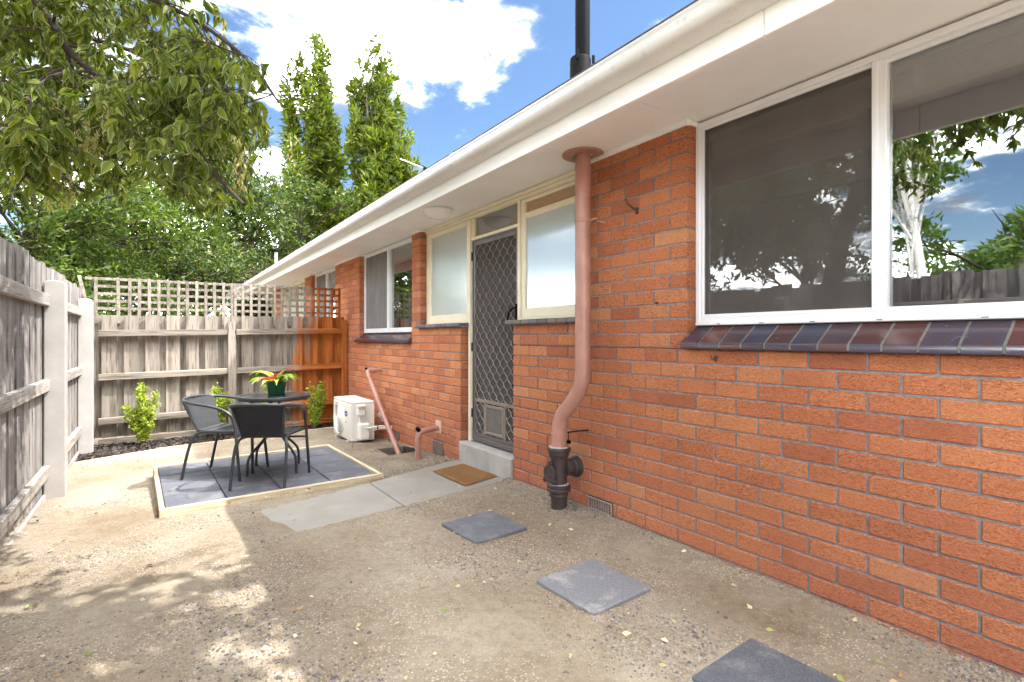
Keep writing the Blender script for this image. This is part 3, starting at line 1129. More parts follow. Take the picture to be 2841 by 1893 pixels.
# ---- eaves
def eaves():
    g = MB()
    prof = [(1.80, 2.455), (1.694, 2.457), (1.680, 2.452), (1.674, 2.441), (1.679, 2.430), (1.676, 2.415), (1.675, 2.398),
            (1.681, 2.383), (1.694, 2.372), (1.712, 2.367), (1.80, 2.365)]
    g.prism(prof, HY0, HY1)
    gut = fix_normals(g.build('gutter', 'gutter', house, 35))
    br = MB()
    for y in np.arange(-1.7, 16.5, 2.42):
        br.prism([(1.80, 2.4605), (1.692, 2.4615), (1.676, 2.455), (1.670, 2.441), (1.675, 2.430), (1.672, 2.398), (1.678, 2.381),
                  (1.692, 2.3685), (1.712, 2.3625), (1.80, 2.3605)], y, y + .02)
    fix_normals(br.build('gutter_joint', 'gutter', gut))
    f = MB()
    for y0, y1 in ((HY0, 1.0), (1.003, 5.0), (5.003, 7.6), (7.603, 12.0), (12.003, HY1)):
        f.box((1.803, y0, 2.272), (1.836, y1, 2.44), .003)
    f.build('fascia', 'white', house)
    s = empty('soffit', (2.2, 5, SOF), parent=house)
    WORLD[s.name] = Matrix.Identity(4)
    s.matrix_parent_inverse = Matrix.Translation(-Vector(house.location))
    s.location = (0, 0, 0)
    js = [HY0, -.6, 1.826, 2.62, 5.02, 7.55, 9.95, 12.35, 14.75, HY1]
    for a, b in zip(js[:-1], js[1:]):
        MB().box((1.838, a + .0018, SOF), (2.66, b - .0018, SOF + .006)).build('panel', 'soffit', s)
    MB().box((1.84, HY0, SOF + .010), (2.9, HY1, SOF + .02)).build('lining_batten', 'white', s)
    # roof: two slopes of dark tiles
    r = MB()
    r.prism([(1.703, 2.479), (6.2, 3.55), (10.8, 2.462), (10.8, 2.43), (6.2, 3.50), (1.703, 2.462)], HY0 - .02, HY1 + .02)
    r2 = fix_normals(r.build('roof', 'rooftile', house))
    # bead where soffit meets brick
    b = MB()
    for y0, y1 in ((1.806, 2.69), (5.386, 5.64), (7.509, 8.777), (10.37, 10.92), (13.39, 14.21)):
        b = MB().box((WX - .014, y0, 2.386), (WX + .016, y1, SOF - .001), .004)
        b.box((WX + .010, y0 + .001, 2.39), (WX + .10, y0 + .012, SOF - .002), .003)
        b.build('cover_bead', 'white', house)
    # rear and end walls and interior shell
    m = MB()
    m.box((10.2, HY0, -.25), (10.3, HY1, 2.45)).box((2.58, HY0, -.25), (10.2, HY0 + .1, 2.45)).box((2.58, HY1 - .1, -.25), (10.2, HY1, 2.45))
    m.build('outer_wall', 'brick', house)
    i = MB()
    i.box((4.6, HY0 + .1, 0.1), (4.65, HY1 - .1, SOF)).box((2.9, HY0 + .1, SOF - .03 + .045), (4.6, HY1 - .1, SOF + .03))
    for y in (2.69, 5.51, 8.0, 10.6, 13.8):
        i.box((2.66, y - .04, .1), (4.6, y + .04, SOF))
    i.build('interior_wall', 'interior', house)
    MB().box((2.60, HY0 + .1, .08), (4.6, HY1 - .1, .10)).build('interior_floor', 'floorint', house)


eaves()


# ---- sloping glazed sills
def slope_sill(y0, y1, pitch=.1225):
    e = MB().box((WX + .012, y0 + .004, 1.118), (2.60, y1 - .004, 1.135)).build('window_sill', 'mortar', house)
    n = max(1, round((y1 - y0) / pitch))
    w = (y1 - y0) / n
    xb, zb = 2.566, 1.246
    xf, zf = 2.425, 1.158
    core = MB().prism([(xf + .006, 1.124), (xf + .004, zf - .010), (xf + .014, zf - .001), (xb, zb - .002), (xb, 1.124)], y0 + .006, y1 - .006)
    fix_normals(core.build('sill_mortar', 'sillmortar', e))
    for k in range(n):
        a, b = y0 + k * w + .0055, y0 + (k + 1) * w - .0055
        a += random.uniform(-.001, .001)
        d = random.uniform(-.002, .002)
        m = MB()
        pr = [(xf + d + .003, 1.119), (xf + d, 1.124), (xf + d, zf - .012), (xf + d + .004, zf - .003), (xf + d + .012, zf + .002), (xb, zb), (xb, zb - .03), (xf + .03, 1.119)]
        m.prism(pr, a, b)
        fix_normals(m.build('sill_tile', 'tile', e, 30))


slope_sill(-1.6, 1.838)
slope_sill(5.632, 7.60)
slope_sill(8.78, 10.37)


def flat_sill(y0, y1, pitch=.12):
    e = MB().box((WX - .02, y0 + .004, 1.286), (2.56, y1 - .004, 1.318)).build('window_sill', 'mortar', house)
    n = round((y1 - y0) / pitch)
    w = (y1 - y0) / n
    for k in range(n):
        a, b = y0 + k * w + .003, y0 + (k + 1) * w - .003
        m = MB().box((WX - .052, a, 1.291), (2.565, b, 1.329), .008)
        m.build('sill_tile', 'tileflat', e)


flat_sill(2.69, 3.60)
flat_sill(4.40, 5.42)


# ---- windows
def bar(m, x0, x1, y0, y1, z0, z1, c=.003):
    m.box((x0, y0, z0), (x1, y1, z1), c)


def alu_window(y0, y1, z0, z1, x, mull, screens, glassmat, insect, blind=None):
    m = MB()
    fw = .030
    bar(m, x, x + .06, y0, y0 + fw, z0, z1)
    bar(m, x, x + .06, y1 - fw, y1, z0, z1)
    bar(m, x, x + .06, y0 + fw, y1 - fw, z0, z0 + .045)
    bar(m, x, x + .06, y0 + fw, y1 - fw, z1 - .03, z1)
    bar(m, x - .008, x + .002, y0 + .004, y1 - .004, z0 + .002, z0 + .014, .002)
    w = m.build('window', 'alu', house)
    ys = [y0 + fw] + [v for v in mull] + [y1 - fw]
    for v in mull:
        bar_ = MB()
        bar(bar_, x + .006, x + .05, v - .024, v + .004, z0 + .045, z1 - .03)
        bar(bar_, x - .004, x + .03, v + .006, v + .028, z0 + .045, z1 - .03)
        bar_.build('mullion', 'alu', w)
    for k in range(len(ys) - 1):
        a, b = ys[k] + .002, ys[k + 1] - .002
        sc = screens[k]
        s = MB()
        t = .018
        xs = x + .008 if sc else x + .022
        bar(s, xs, xs + .016, a, a + t, z0 + .045, z1 - .03, .002)
        bar(s, xs, xs + .016, b - t, b, z0 + .045, z1 - .03, .002)
        bar(s, xs, xs + .016, a + t, b - t, z0 + .045, z0 + .045 + t, .002)
        bar(s, xs, xs + .016, a + t, b - t, z1 - .03 - t, z1 - .03, .002)
        s.build('sash', 'alu', w)
        MB().box((x + .040, a, z0 + .046), (x + .044, b, z1 - .031)).build('pane', glassmat, w)
        if sc:
            MB().add([(x + .016, a + t, z0 + .06), (x + .016, b - t, z0 + .06), (x + .016, b - t, z1 - .045), (x + .016, a + t, z1 - .045)],
                     [(0, 1, 2, 3)]).build('insect_screen', insect, w)
    sl = MB()
    yy = y0 + .16
    while yy < y1 - .1:
        sl.box((x - .0088, yy, z0 + .006), (x - .0078, yy + .022, z0 + .0095))
        yy += random.uniform(.16, .34)
    sl.build('drain_slot', 'dark', w)
    return w


big = alu_window(-1.6, 1.816, 1.250, 2.405, 2.545, [-.35, 0.905], [False, False, True], 'glass', 'insect')
win2 = alu_window(5.632, 7.517, 1.250, 2.405, 2.545, [6.56], [False, True], 'glass2', 'insect2')
win3 = alu_window(8.77, 10.376, 1.250, 2.405, 2.545, [9.57], [False, True], 'glass2', 'insect2')

# raised timber blind behind the big window
b = MB()
b.box((2.66, -1.55, 2.325), (2.715, 1.78, 2.37), .004)
for k in range(14):
    b.box((2.652, -1.55, 2.235 + .0062 * k), (2.705, 1.78, 2.2385 + .0062 * k))
b.box((2.652, -1.55, 2.222), (2.705, 1.78, 2.233), .002)
b.build('timber_blind', 'blind', big)
c = MB()
for y in (1.25, .80, .45, .1):
    pts = []
    for i in range(46):
        pts.append((2.648, y + .018 * math.sin(i * 2.3) + .008 * math.sin(i * .7), 2.33 - .0022 * i + .012 * math.cos(i * 1.7)))
    c.tube(crom(pts, 2), .0014, 4)
c.build('blind_cord', 'cord', big)
# fine blinds behind the small windows
for ww, (y0, y1) in ((win2, (5.66, 6.54)), (win3, (8.80, 9.55))):
    b = MB()
    b.box((2.66, y0, 2.33), (2.70, y1, 2.37), .003)
    z = 2.31
    while z > 1.32:
        b.box((2.668, y0, z), (2.692, y1, z + .0012), 0, 0, None)
        z -= .0275
    b.build('venetian_blind', 'blindw', ww)
    MB().box((2.655, y0 + .02, 2.17), (2.662, y1 - .02, 2.37), .002).build('valance', 'blindw', ww)


# timber window and door group
def timber_group(ya, yb, dy0, dy1, door=True):
    """ya..yb opening, dy0..dy1 door opening"""
    x = 2.548
    f = MB()
    bar(f, x, x + .08, ya + .004, yb - .004, 2.352, SOF - .003)            # head
    bar(f, x - .022, x + .004, ya + .004, yb - .004, 2.385, SOF - .003, .006)  # moulding
    bar(f, x - .012, x + .004, ya + .004, yb - .004, 2.362, 2.384, .004)
    bar(f, x, x + .08, yb - .05, yb - .004, 1.331, 2.352)
    bar(f, x, x + .08, ya + .004, ya + .05, 1.331, 2.352)
    bar(f, x - .006, x + .08, dy1, dy1 + .036, .166, 2.352)
    bar(f, x - .006, x + .08, dy0 - .036, dy0, .166, 2.352)
    bar(f, x - .012, x + .07, ya + .05, dy0 - .036, 1.331, 1.352)
    bar(f, x - .012, x + .07, dy1 + .036, yb - .05, 1.331, 1.352)
    bar(f, x + .004, x + .07, dy0, dy1, 2.135, 2.165)                       # transom rail
    fr = f.build('window_group', 'cream', house)
    return fr


grp = timber_group(2.69, 5.388, 3.578, 4.382)


def sash(y0, y1, z0, z1, x, vent_top=False):
    m = MB()
    t = .052
    zt = z1 - (.115 if vent_top else 0)
    bar(m, x, x + .04, y0, y0 + t, z0, z1)
    bar(m, x, x + .04, y1 - t, y1, z0, z1)
    bar(m, x, x + .04, y0 + t, y1 - t, z0, z0 + t + .018)
    bar(m, x, x + .04, y0 + t, y1 - t, zt - t * .8, zt)
    if vent_top:
        bar(m, x, x + .04, y0 + t, y1 - t, z1 - .03, z1)
        MB().box((x + .022, y0 + t, zt), (x + .03, y1 - t, z1 - .03)).build('vent_strip', 'blind', grp)
    s = m.build('sash', 'cream', grp)
    MB().box((x + .016, y0 + t + .001, z0 + t + .019), (x + .020, y1 - t - .001, zt - t * .8 - .001)).build('pane', 'obscure', grp)
    p = MB()
    r_ = .007
    for a, bb in (((y0 + t, z0 + t + .018), (y1 - t, z0 + t + .018)), ((y0 + t, zt - t * .8), (y1 - t, zt - t * .8))):
        pts = [(x + .013 + random.uniform(-.001, .001), a[0] + (bb[0] - a[0]) * i / 16, a[1] + random.uniform(-.002, .002)) for i in range(17)]
        MB().tube(pts, r_, 5).build('putty', 'cream', grp)


sash(4.42, 5.336, 1.354, 2.35, 2.556)
sash(2.742, 3.540, 1.354, 2.35, 2.556, True)
# fanlight over the door
MB().box((2.585, 3.58, 2.166), (2.589, 4.38, 2.351)).build('pane', 'glass2', grp)
fm = MB()
bar(fm, 2.56, 2.60, 4.335, 4.381, 2.166, 2.351)
fm.build('fanlight_stop', 'cream', grp)


# security screen door
def door():
    x = 2.568
    y0, y1, z0, z1 = 3.582, 4.378, .172, 2.132
    st = .052
    m = MB()
    bar(m, x, x + .03, y0, y0 + st, z0, z1)
    bar(m, x, x + .03, y1 - st, y1, z0, z1)
    bar(m, x, x + .03, y0 + st, y1 - st, z1 - st, z1)
    bar(m, x, x + .03, y0 + st, y1 - st, z0, z0 + .085)
    bar(m, x - .010, x + .002, y0 + .010, y1 - .010, z0 + .008, z0 + .045)
    for a in (.010, .020):
        m.box((x - .004, y0 + a, z0 + .09), (x + .001, y0 + a + .004, z1 - a))
        m.box((x - .004, y1 - a - .004, z0 + .09), (x + .001, y1 - a, z1 - a))
        m.box((x - .004, y0 + a, z1 - a - .004), (x + .001, y1 - a, z1 - a))
    d = m.build('screen_door', 'bronze', house)
    MB().box((x + .016, y0 + st - .002, z0 + .08), (x + .018, y1 - st + .002, z1 - st + .002)).build('fly_screen', 'screen', d)
    # diamond grille: mirrored wavy bars
    g = MB()
    ya, yb = y0 + st, y1 - st
    n = 12
    s = (yb - ya) / n
    per = .126
    zb, zt_ = z0 + .085, z1 - st
    for i in range(n + 1):
        yc = ya + i * s
        pts = []
        K = 10
        N = int((zt_ - zb) / per * K)
        for k in range(N + 1):
            z = zb + (zt_ - zb) * k / N
            ph = (z - zt_) / per * 2 * math.pi + (math.pi if i % 2 else 0)
            w = math.cos(ph)
            w = math.copysign(abs(w) ** .7, w)
            yy = min(max(yc + .46 * s * w, ya), yb)
            pts.append((x + .008, yy, z))
        g.tube(pts, .0046, 4, False)
    g.build('diamond_grille', 'grille', d)
    r_ = MB()
    bar(r_, x - .002, x + .016, y0 + st, y1 - st, .560, .592, .002)
    bar(r_, x - .002, x + .016, 3.80, 3.822, z0 + .085, .56, .002)
    bar(r_, x - .002, x + .016, 4.142, 4.164, z0 + .085, .56, .002)
    r_.build('mid_rail', 'grille', d)
    p = MB()
    bar(p, x - .006, x + .014, 3.824, 3.850, z0 + .10, .548)
    bar(p, x - .006, x + .014, 4.114, 4.140, z0 + .10, .548)
    bar(p, x - .006, x + .014, 3.850, 4.114, .522, .548)
    bar(p, x - .006, x + .014, 3.850, 4.114, z0 + .10, z0 + .126)
    pf = p.build('pet_door', 'grille', d)
    MB().box((x + .002, 3.851, z0 + .127), (x + .006, 4.113, .521)).build('flap', plain('pet_flap', (.13, .12, .11), .3, .2, 12), pf)
    h = MB()
    h.box((x - .016, 3.60, 1.30), (x + .001, 3.628, 1.475), .004)
    h.tube(crom([(x - .014, 3.615, 1.44), (x - .045, 3.62, 1.435), (x - .055, 3.66, 1.40), (x - .050, 3.69, 1.34), (x - .046, 3.70, 1.31)], 5), .0075, 8)
    h.build('handle', 'black', d)
    for z in (1.94, 1.05, .40):
        MB().tube([(x - .004, y1 + .004, z), (x - .004, y1 + .004, z + .085)], .0075, 8).build('hinge', 'black', d)
    MB().box((x + .05, 3.58, .17), (x + .085, 4.38, 2.13), .002).build('timber_door', plain('painted_door', (.35, .33, .30), .6, .05), house)


door()
st = MB().box((2.452, 3.547, -.12), (2.66, 4.448, .163), .008)
o = st.build('concrete_step', 'stepconc')
tag(o, 'grey concrete step below the screen door', 'step')

# far neighbour's openings are the same windows again further along the wall
g2 = MB()
for a, bb in ((10.92, 13.39), (14.21, 16.39)):
    bar(g2, 2.55, 2.62, a, bb, 2.35, SOF - .003)
    k = a
    while k < bb + .01:
        bar(g2, 2.55, 2.62, k, k + .05, 1.25, 2.35)
        k += (bb - a - .05) / 3
    bar(g2, 2.55, 2.62, a, bb, 1.2, 1.25)
fw = g2.build('far_window', 'cream', house)
for a, bb in ((10.92, 13.39), (14.21, 16.39)):
    MB().box((2.585, a, 1.25), (2.59, bb, 2.35)).build('pane', 'obscure', fw)

# ---- light under the eave
t = empty('eave_light', (2.24, 4.48, SOF))
tag(t, 'round white oyster light on the soffit above the door', 'light')
Mx = Matrix.Translation((2.24, 4.48, SOF)) @ Matrix.Rotation(math.pi, 4, 'X')
MB().lathe([(.135, .001), (.145, .004), (.146, .016), (.14, .020)], Mx, 40).build('base', 'white', t, 40)
MB().lathe([(.138, .020), (.134, .036), (.118, .058), (.09, .075), (.05, .086), (.01, .090)], Mx, 40).build(
    'diffuser', plain('opal_diffuser', (.93, .93, .92), .2, .01), t, 60)

# ---- flue, antenna, far vent pipe on the roof
t = empty('flue', (3.49, 3.79, 2.85))
tag(t, 'tall black flue pipe rising above the white gutter', 'flue')
MB().lathe([(.074, 2.7), (.074, 6.6)], Matrix.Translation((3.49, 3.79, 0)), 28).build('pipe', 'black', t, 40)
MB().lathe([(.15, 2.75), (.108, 3.0), (.106, 3.935), (.10, 3.955), (.076, 3.957)], Matrix.Translation((3.47, 3.80, 0)), 28).build('collar', 'black', t, 40)
MB().box((3.36, 3.72, 3.90), (3.375, 3.745, 3.99), .002).build('clamp', 'black', t)
MB().box((3.55, 3.70, 3.9), (3.575, 3.72, 3.98), .002).build('clamp', 'black', t)

A0 = Vector((3.75, 8.35, 4.10))
t = empty('tv_antenna', (3.9, 8.2, 2.9))
tag(t, 'thin television antenna poking above the gutter near the poplars', 'antenna')
MB().tube([(3.95, 8.2, 2.9), (3.95, 8.2, 4.15)], .016, 8).build('mast', 'grey', t)
MB().tube([(3.52, 8.505, 4.322), (4.22, 8.0, 3.98)], .010, 8).build('boom', 'badgew', t)
e = MB()
for k, f in enumerate((.60, .66, .78, .86)):
    c0 = Vector((3.36, 8.62, 4.40)).lerp(Vector((4.22, 8.0, 3.98)), f)
    dv = Vector((.62, .74, .12)) * (.42 - .03 * k)
    e = MB().tube([c0 - dv, c0 + dv], .007, 6)
    e.box(c0 - Vector((.03, .03, .02)), c0 + Vector((.03, .03, .02)), .004)
    e.build('element', 'black', t)
t = empty('roof_vent_pipe', (2.95, 17.4, 2.6))
MB().tube([(2.95, 16.6, 2.5), (2.95, 16.6, 3.74)], .045, 12).build('pipe', 'grey', t)
MB().lathe([(.06, 3.74), (.06, 3.80), (.03, 3.82)], Matrix.Translation((2.95, 16.6, 0)), 14).build('cap', 'black', t)
tag(t, 'short dark vent pipe standing at the far end of the roof', 'vent pipe')


# ================================================================== pipes
def soil_stack():
    t = empty('soil_pipe', (2.33, 2.775, -.02))
    tag(t, 'tall pink terracotta painted drain pipe on a black cast iron junction', 'drain pipe')
    up = [(2.365, 2.565, 2.43), (2.365, 2.565, 2.0), (2.365, 2.565, 1.4), (2.364, 2.566, .98), (2.362, 2.572, .90), (2.357, 2.595, .82),
          (2.345, 2.675, .715), (2.335, 2.745, .635), (2.331, 2.768, .565), (2.33, 2.773, .50), (2.33, 2.775, .40)]
    MB().tube(crom(up, 6), .052, 28).build('pipe', 'pinkpipe', t, 50)
    Mx = Matrix.Translation((2.365, 2.565, 2.408))
    m = MB()
    n = 40
    vs, fs = [], []
    for k in range(n):
        a = 2 * math.pi * k / n
        for r_, z in ((.068, 0), (.14, 0), (.14, .009), (.068, .009)):
            vs.append(Mx @ Vector((r_ * math.cos(a) + (.006 if r_ < .1 else 0), r_ * math.sin(a), z)))
    for k in range(n):
        a, b2 = k * 4, ((k + 1) % n) * 4
        for q in range(4):
            fs.append((a + q, a + (q + 1) % 4, b2 + (q + 1) % 4, b2 + q))
    m.add(vs, fs)
    fix_normals(m.build('ceiling_flange', 'pinkpipe', t))
    b = MB()
    b.lathe([(.0535, 1.955), (.0550, 1.957), (.0550, 1.983), (.0535, 1.985)], Matrix.Translation((2.365, 2.565, 0)), 28)
    b.tube([(2.40, 2.53, 1.97), (2.43, 2.50, 1.985), (2.44, 2.50, 1.965), (2.478, 2.47, 1.955)], .006, 6)
    b.build('strap', 'pinkpipe', t, 40)
    b = MB()
    b.lathe([(.0535, .487), (.0555, .489), (.0555, .515), (.0535, .517)], Matrix.Translation((2.33, 2.775, 0)), 28)
    b.build('strap', 'pinkpipe', t, 40)
    k = MB()
    k.tube([(2.378, 2.74, .515), (2.44, 2.67, .53), (2.479, 2.62, .54)], .005, 6)
    k.tube([(2.385, 2.735, .51), (2.388, 2.735, .45)], .003, 6)
    k.lathe([(.012, -.012), (.012, .012)], Matrix.Translation((2.388, 2.735, .448)) @ Matrix.Rotation(1.57, 4, 'X'), 8)
    k.build('hanger', 'black', t)
    C = Matrix.Translation((2.33, 2.775, 0))
    j = MB()
    j.lathe([(.057, -.12), (.057, .06), (.060, .07), (.066, .075), (.066, .098), (.072, .104), (.084, .110), (.084, .126), (.080, .130),
             (.060, .131)], C, 32)
    lower = j.build('socket', 'iron', t, 35)
    j = MB()
    j.lathe([(.058, .120), (.074, .128), (.082, .136), (.082, .148), (.074, .154), (.058, .156), (.058, .325), (.062, .338), (.070, .355),
             (.074, .372), (.074, .385), (.083, .390), (.085, .400), (.083, .410), (.070, .412), (.062, .404)], C, 32)
    # branch to the wall
    j.lathe([(.056, .02), (.056, .09), (.066, .098), (.066, .112), (.062, .116), (.074, .122), (.074, .14)],
            Matrix.Translation((2.33, 2.745, .265)) @ Matrix.Rotation(R(90), 4, 'Y'), 28)
    body = j.build('cast_junction', 'iron', t, 35)
    rg = MB()
    rg.lathe([(.060, .4125), (.0715, .4125), (.0700, .4165), (.056, .4190)], C, 32)
    rg.build('joint_putty', 'stepconc', body, 40)
    MB().lathe([(.060, .157), (.072, .1555), (.066, .160)], C, 32).build('joint_putty', 'stepconc', body, 40)
    # wall mortar patch
    cm = MB()
    pts = []
    n = 20
    vs = [(WX - .012, 2.745, .265)]
    for i in range(n):
        a = 2 * math.pi * i / n
        r_ = .10 * (1 + .18 * random.uniform(-1, 1))
        vs.append((WX + .004, 2.745 + r_ * math.cos(a), .262 + r_ * math.sin(a)))
    cm.add(vs, [(0, i + 1, (i + 1) % n + 1) for i in range(n)])
    cm.build('mortar_patch', 'mortar', t)
    # inspection cover on the side facing the yard
    ax = Matrix.Translation((2.33, 2.785, .235)) @ Matrix.Rotation(R(-90), 4, 'Y')
    cv = MB()
    cv.lathe([(.045, .03), (.048, .066), (.062, .068), (.062, .080), (.046, .082), (.043, .074), (.001, .073)], ax, 28)
    for (dy, dz) in ((0, .068), (-.052, -.052), (.052, -.052)):
        cv.lathe([(.018, .066), (.018, .079), (.012, .081)], ax @ Matrix.Translation((dz, dy, 0)), 12)
        cv.lathe([(.007, .079), (.007, .090)], ax @ Matrix.Translation((dz, dy, 0)), 6)
    cov = cv.build('inspection_cover', 'iron', body, 35)
    T = Matrix.Translation((2.33 - .0735, 2.785, .25)) @ Matrix(((0, 0, -1, 0), (-1, 0, 0, 0), (0, 1, 0, 0), (0, 0, 0, 1)))
    text_mesh('cast_number', '36', .032, 'iron', T, body, 0, .0025)
    T = Matrix.Translation((2.33 - .0735, 2.785, .218)) @ Matrix(((0, 0, -1, 0), (-1, 0, 0, 0), (0, 1, 0, 0), (0, 0, 0, 1)))
    text_mesh('cast_number', '11', .032, 'iron', T, body, 0, .0025)


soil_stack()


def waste_pipes():
    t = empty('slanting_waste_pipe', (2.30, 5.55, -.2))
    tag(t, 'long pink waste pipe slanting from the wall down into a dug pit', 'waste pipe')
    MB().tube([(2.48, 6.63, .755), (2.35, 6.63, .752)], .030, 18).build('stub', 'pinkpipe', t, 50)
    m = MB()
    m.tube(crom([(2.37, 6.63, .752), (2.325, 6.632, .75), (2.298, 6.622, .735), (2.293, 6.60, .70), (2.292, 6.57, .665)], 5), .034, 18)
    m.tube([(2.405, 6.63, .753), (2.418, 6.63, .753)], .036, 18)
    m.tube([(2.292, 6.573, .67), (2.292, 6.562, .655)], .0365, 18)
    el = m.build('elbow', 'pinkpipe', t, 50)
    MB().tube([(2.300, 6.655, .762), (2.29, 6.685, .775)], .018, 12).build('inspection_cap', 'black', t)
    MB().tube([(2.292, 6.575, .672), (2.31, 5.53, -.24)], .030, 20).build('pipe', 'pinkpipe', t, 50)
    t = empty('short_waste_pipe', (2.22, 4.90, -.08))
    tag(t, 'short pink waste pipe elbowing out of the wall beside the step', 'waste pipe')
    MB().tube([(2.48, 4.93, .226), (2.30, 4.905, .214)], .028, 18).build('stub', 'pinkpipe', t, 50)
    m = MB()
    m.tube(crom([(2.34, 4.911, .217), (2.27, 4.902, .208), (2.238, 4.897, .19), (2.225, 4.894, .15), (2.224, 4.894, .11)], 5), .031, 18)
    m.tube([(2.345, 4.912, .2175), (2.332, 4.910, .2165)], .034, 18)
    m.tube([(2.224, 4.894, .125), (2.224, 4.894, .085)], .034, 18)
    m.build('elbow', 'pinkpipe', t, 50)
    MB().tube([(2.25, 4.898, .20), (2.215, 4.893, .243), (2.207, 4.892, .252)], .021, 12).build('inspection_cap', 'black', t)
    MB().tube([(2.224, 4.894, .10), (2.224, 4.894, -.14)], .029, 20).build('pipe', 'pinkpipe', t, 50)
    pl = MB()
    n = 12
    pl.box((WX - .006, 4.872, .165), (WX + .004, 4.99, .30), .004)
    pl.build('wall_patch', plain('pale_render', (.60, .42, .36), .9, .15, 20), t)
    # pit edge
    e = MB()
    x0, x1, y0, y1 = PIT
    e.box((x0 - .03, y0 - .035, -.22), (x1 + .02, y0, -.088), .006).box((x0 - .035, y0, -.22), (x0, y1 + .03, -.096), .006)
    e.box((x0, y1, -.24), (x1 + .02, y1 + .03, -.100), .006)
    o = e.build('pit_surround', plain('earthy_concrete', (.22, .185, .145), .95, .2, 25, .5, 90, .1))
    tag(o, 'rough concrete rim around the dug pit under the slanting pipe', 'pit rim')


waste_pipes()


def hooks():
    t = MB()
    t.tube(crom([(WX + .01, 2.19, 1.985), (WX - .01, 2.19, 1.985), (WX - .03, 2.195, 1.99), (WX - .055, 2.215, 2.02), (WX - .065, 2.225, 2.05)], 5), .006, 8)
    t.tube([(WX - .004, 2.185, 1.995), (WX - .006, 2.185, 1.955)], .009, 8)
    o = t.build('wall_hook', 'rust', None, 40)
    tag(o, 'rusty bent hook on the brick pier between the pink pipe and the big window', 'hook')
    t = MB()
    t.tube([(WX + .006, 1.637, 1.072), (WX - .012, 1.637, 1.07), (WX - .016, 1.65, 1.062), (WX - .016, 1.655, 1.085)], .003, 6)
    t.box((WX - .004, 1.628, 1.055), (WX + .002, 1.646, 1.085), .001)
    o = t.build('wall_hook', 'rust')
    tag(o, 'tiny rusty hook just below the dark tiled window sill', 'hook')
    t = MB().lathe([(.007, 0), (.007, .014), (.004, .018)], Matrix.Translation((WX, 2.03, 1.39)) @ Matrix.Rotation(R(-90), 4, 'Y'), 8)
    o = t.build('wall_nail', 'rust')
    tag(o, 'small rusty nail head in the brick pier below the bent hook', 'nail')


hooks()


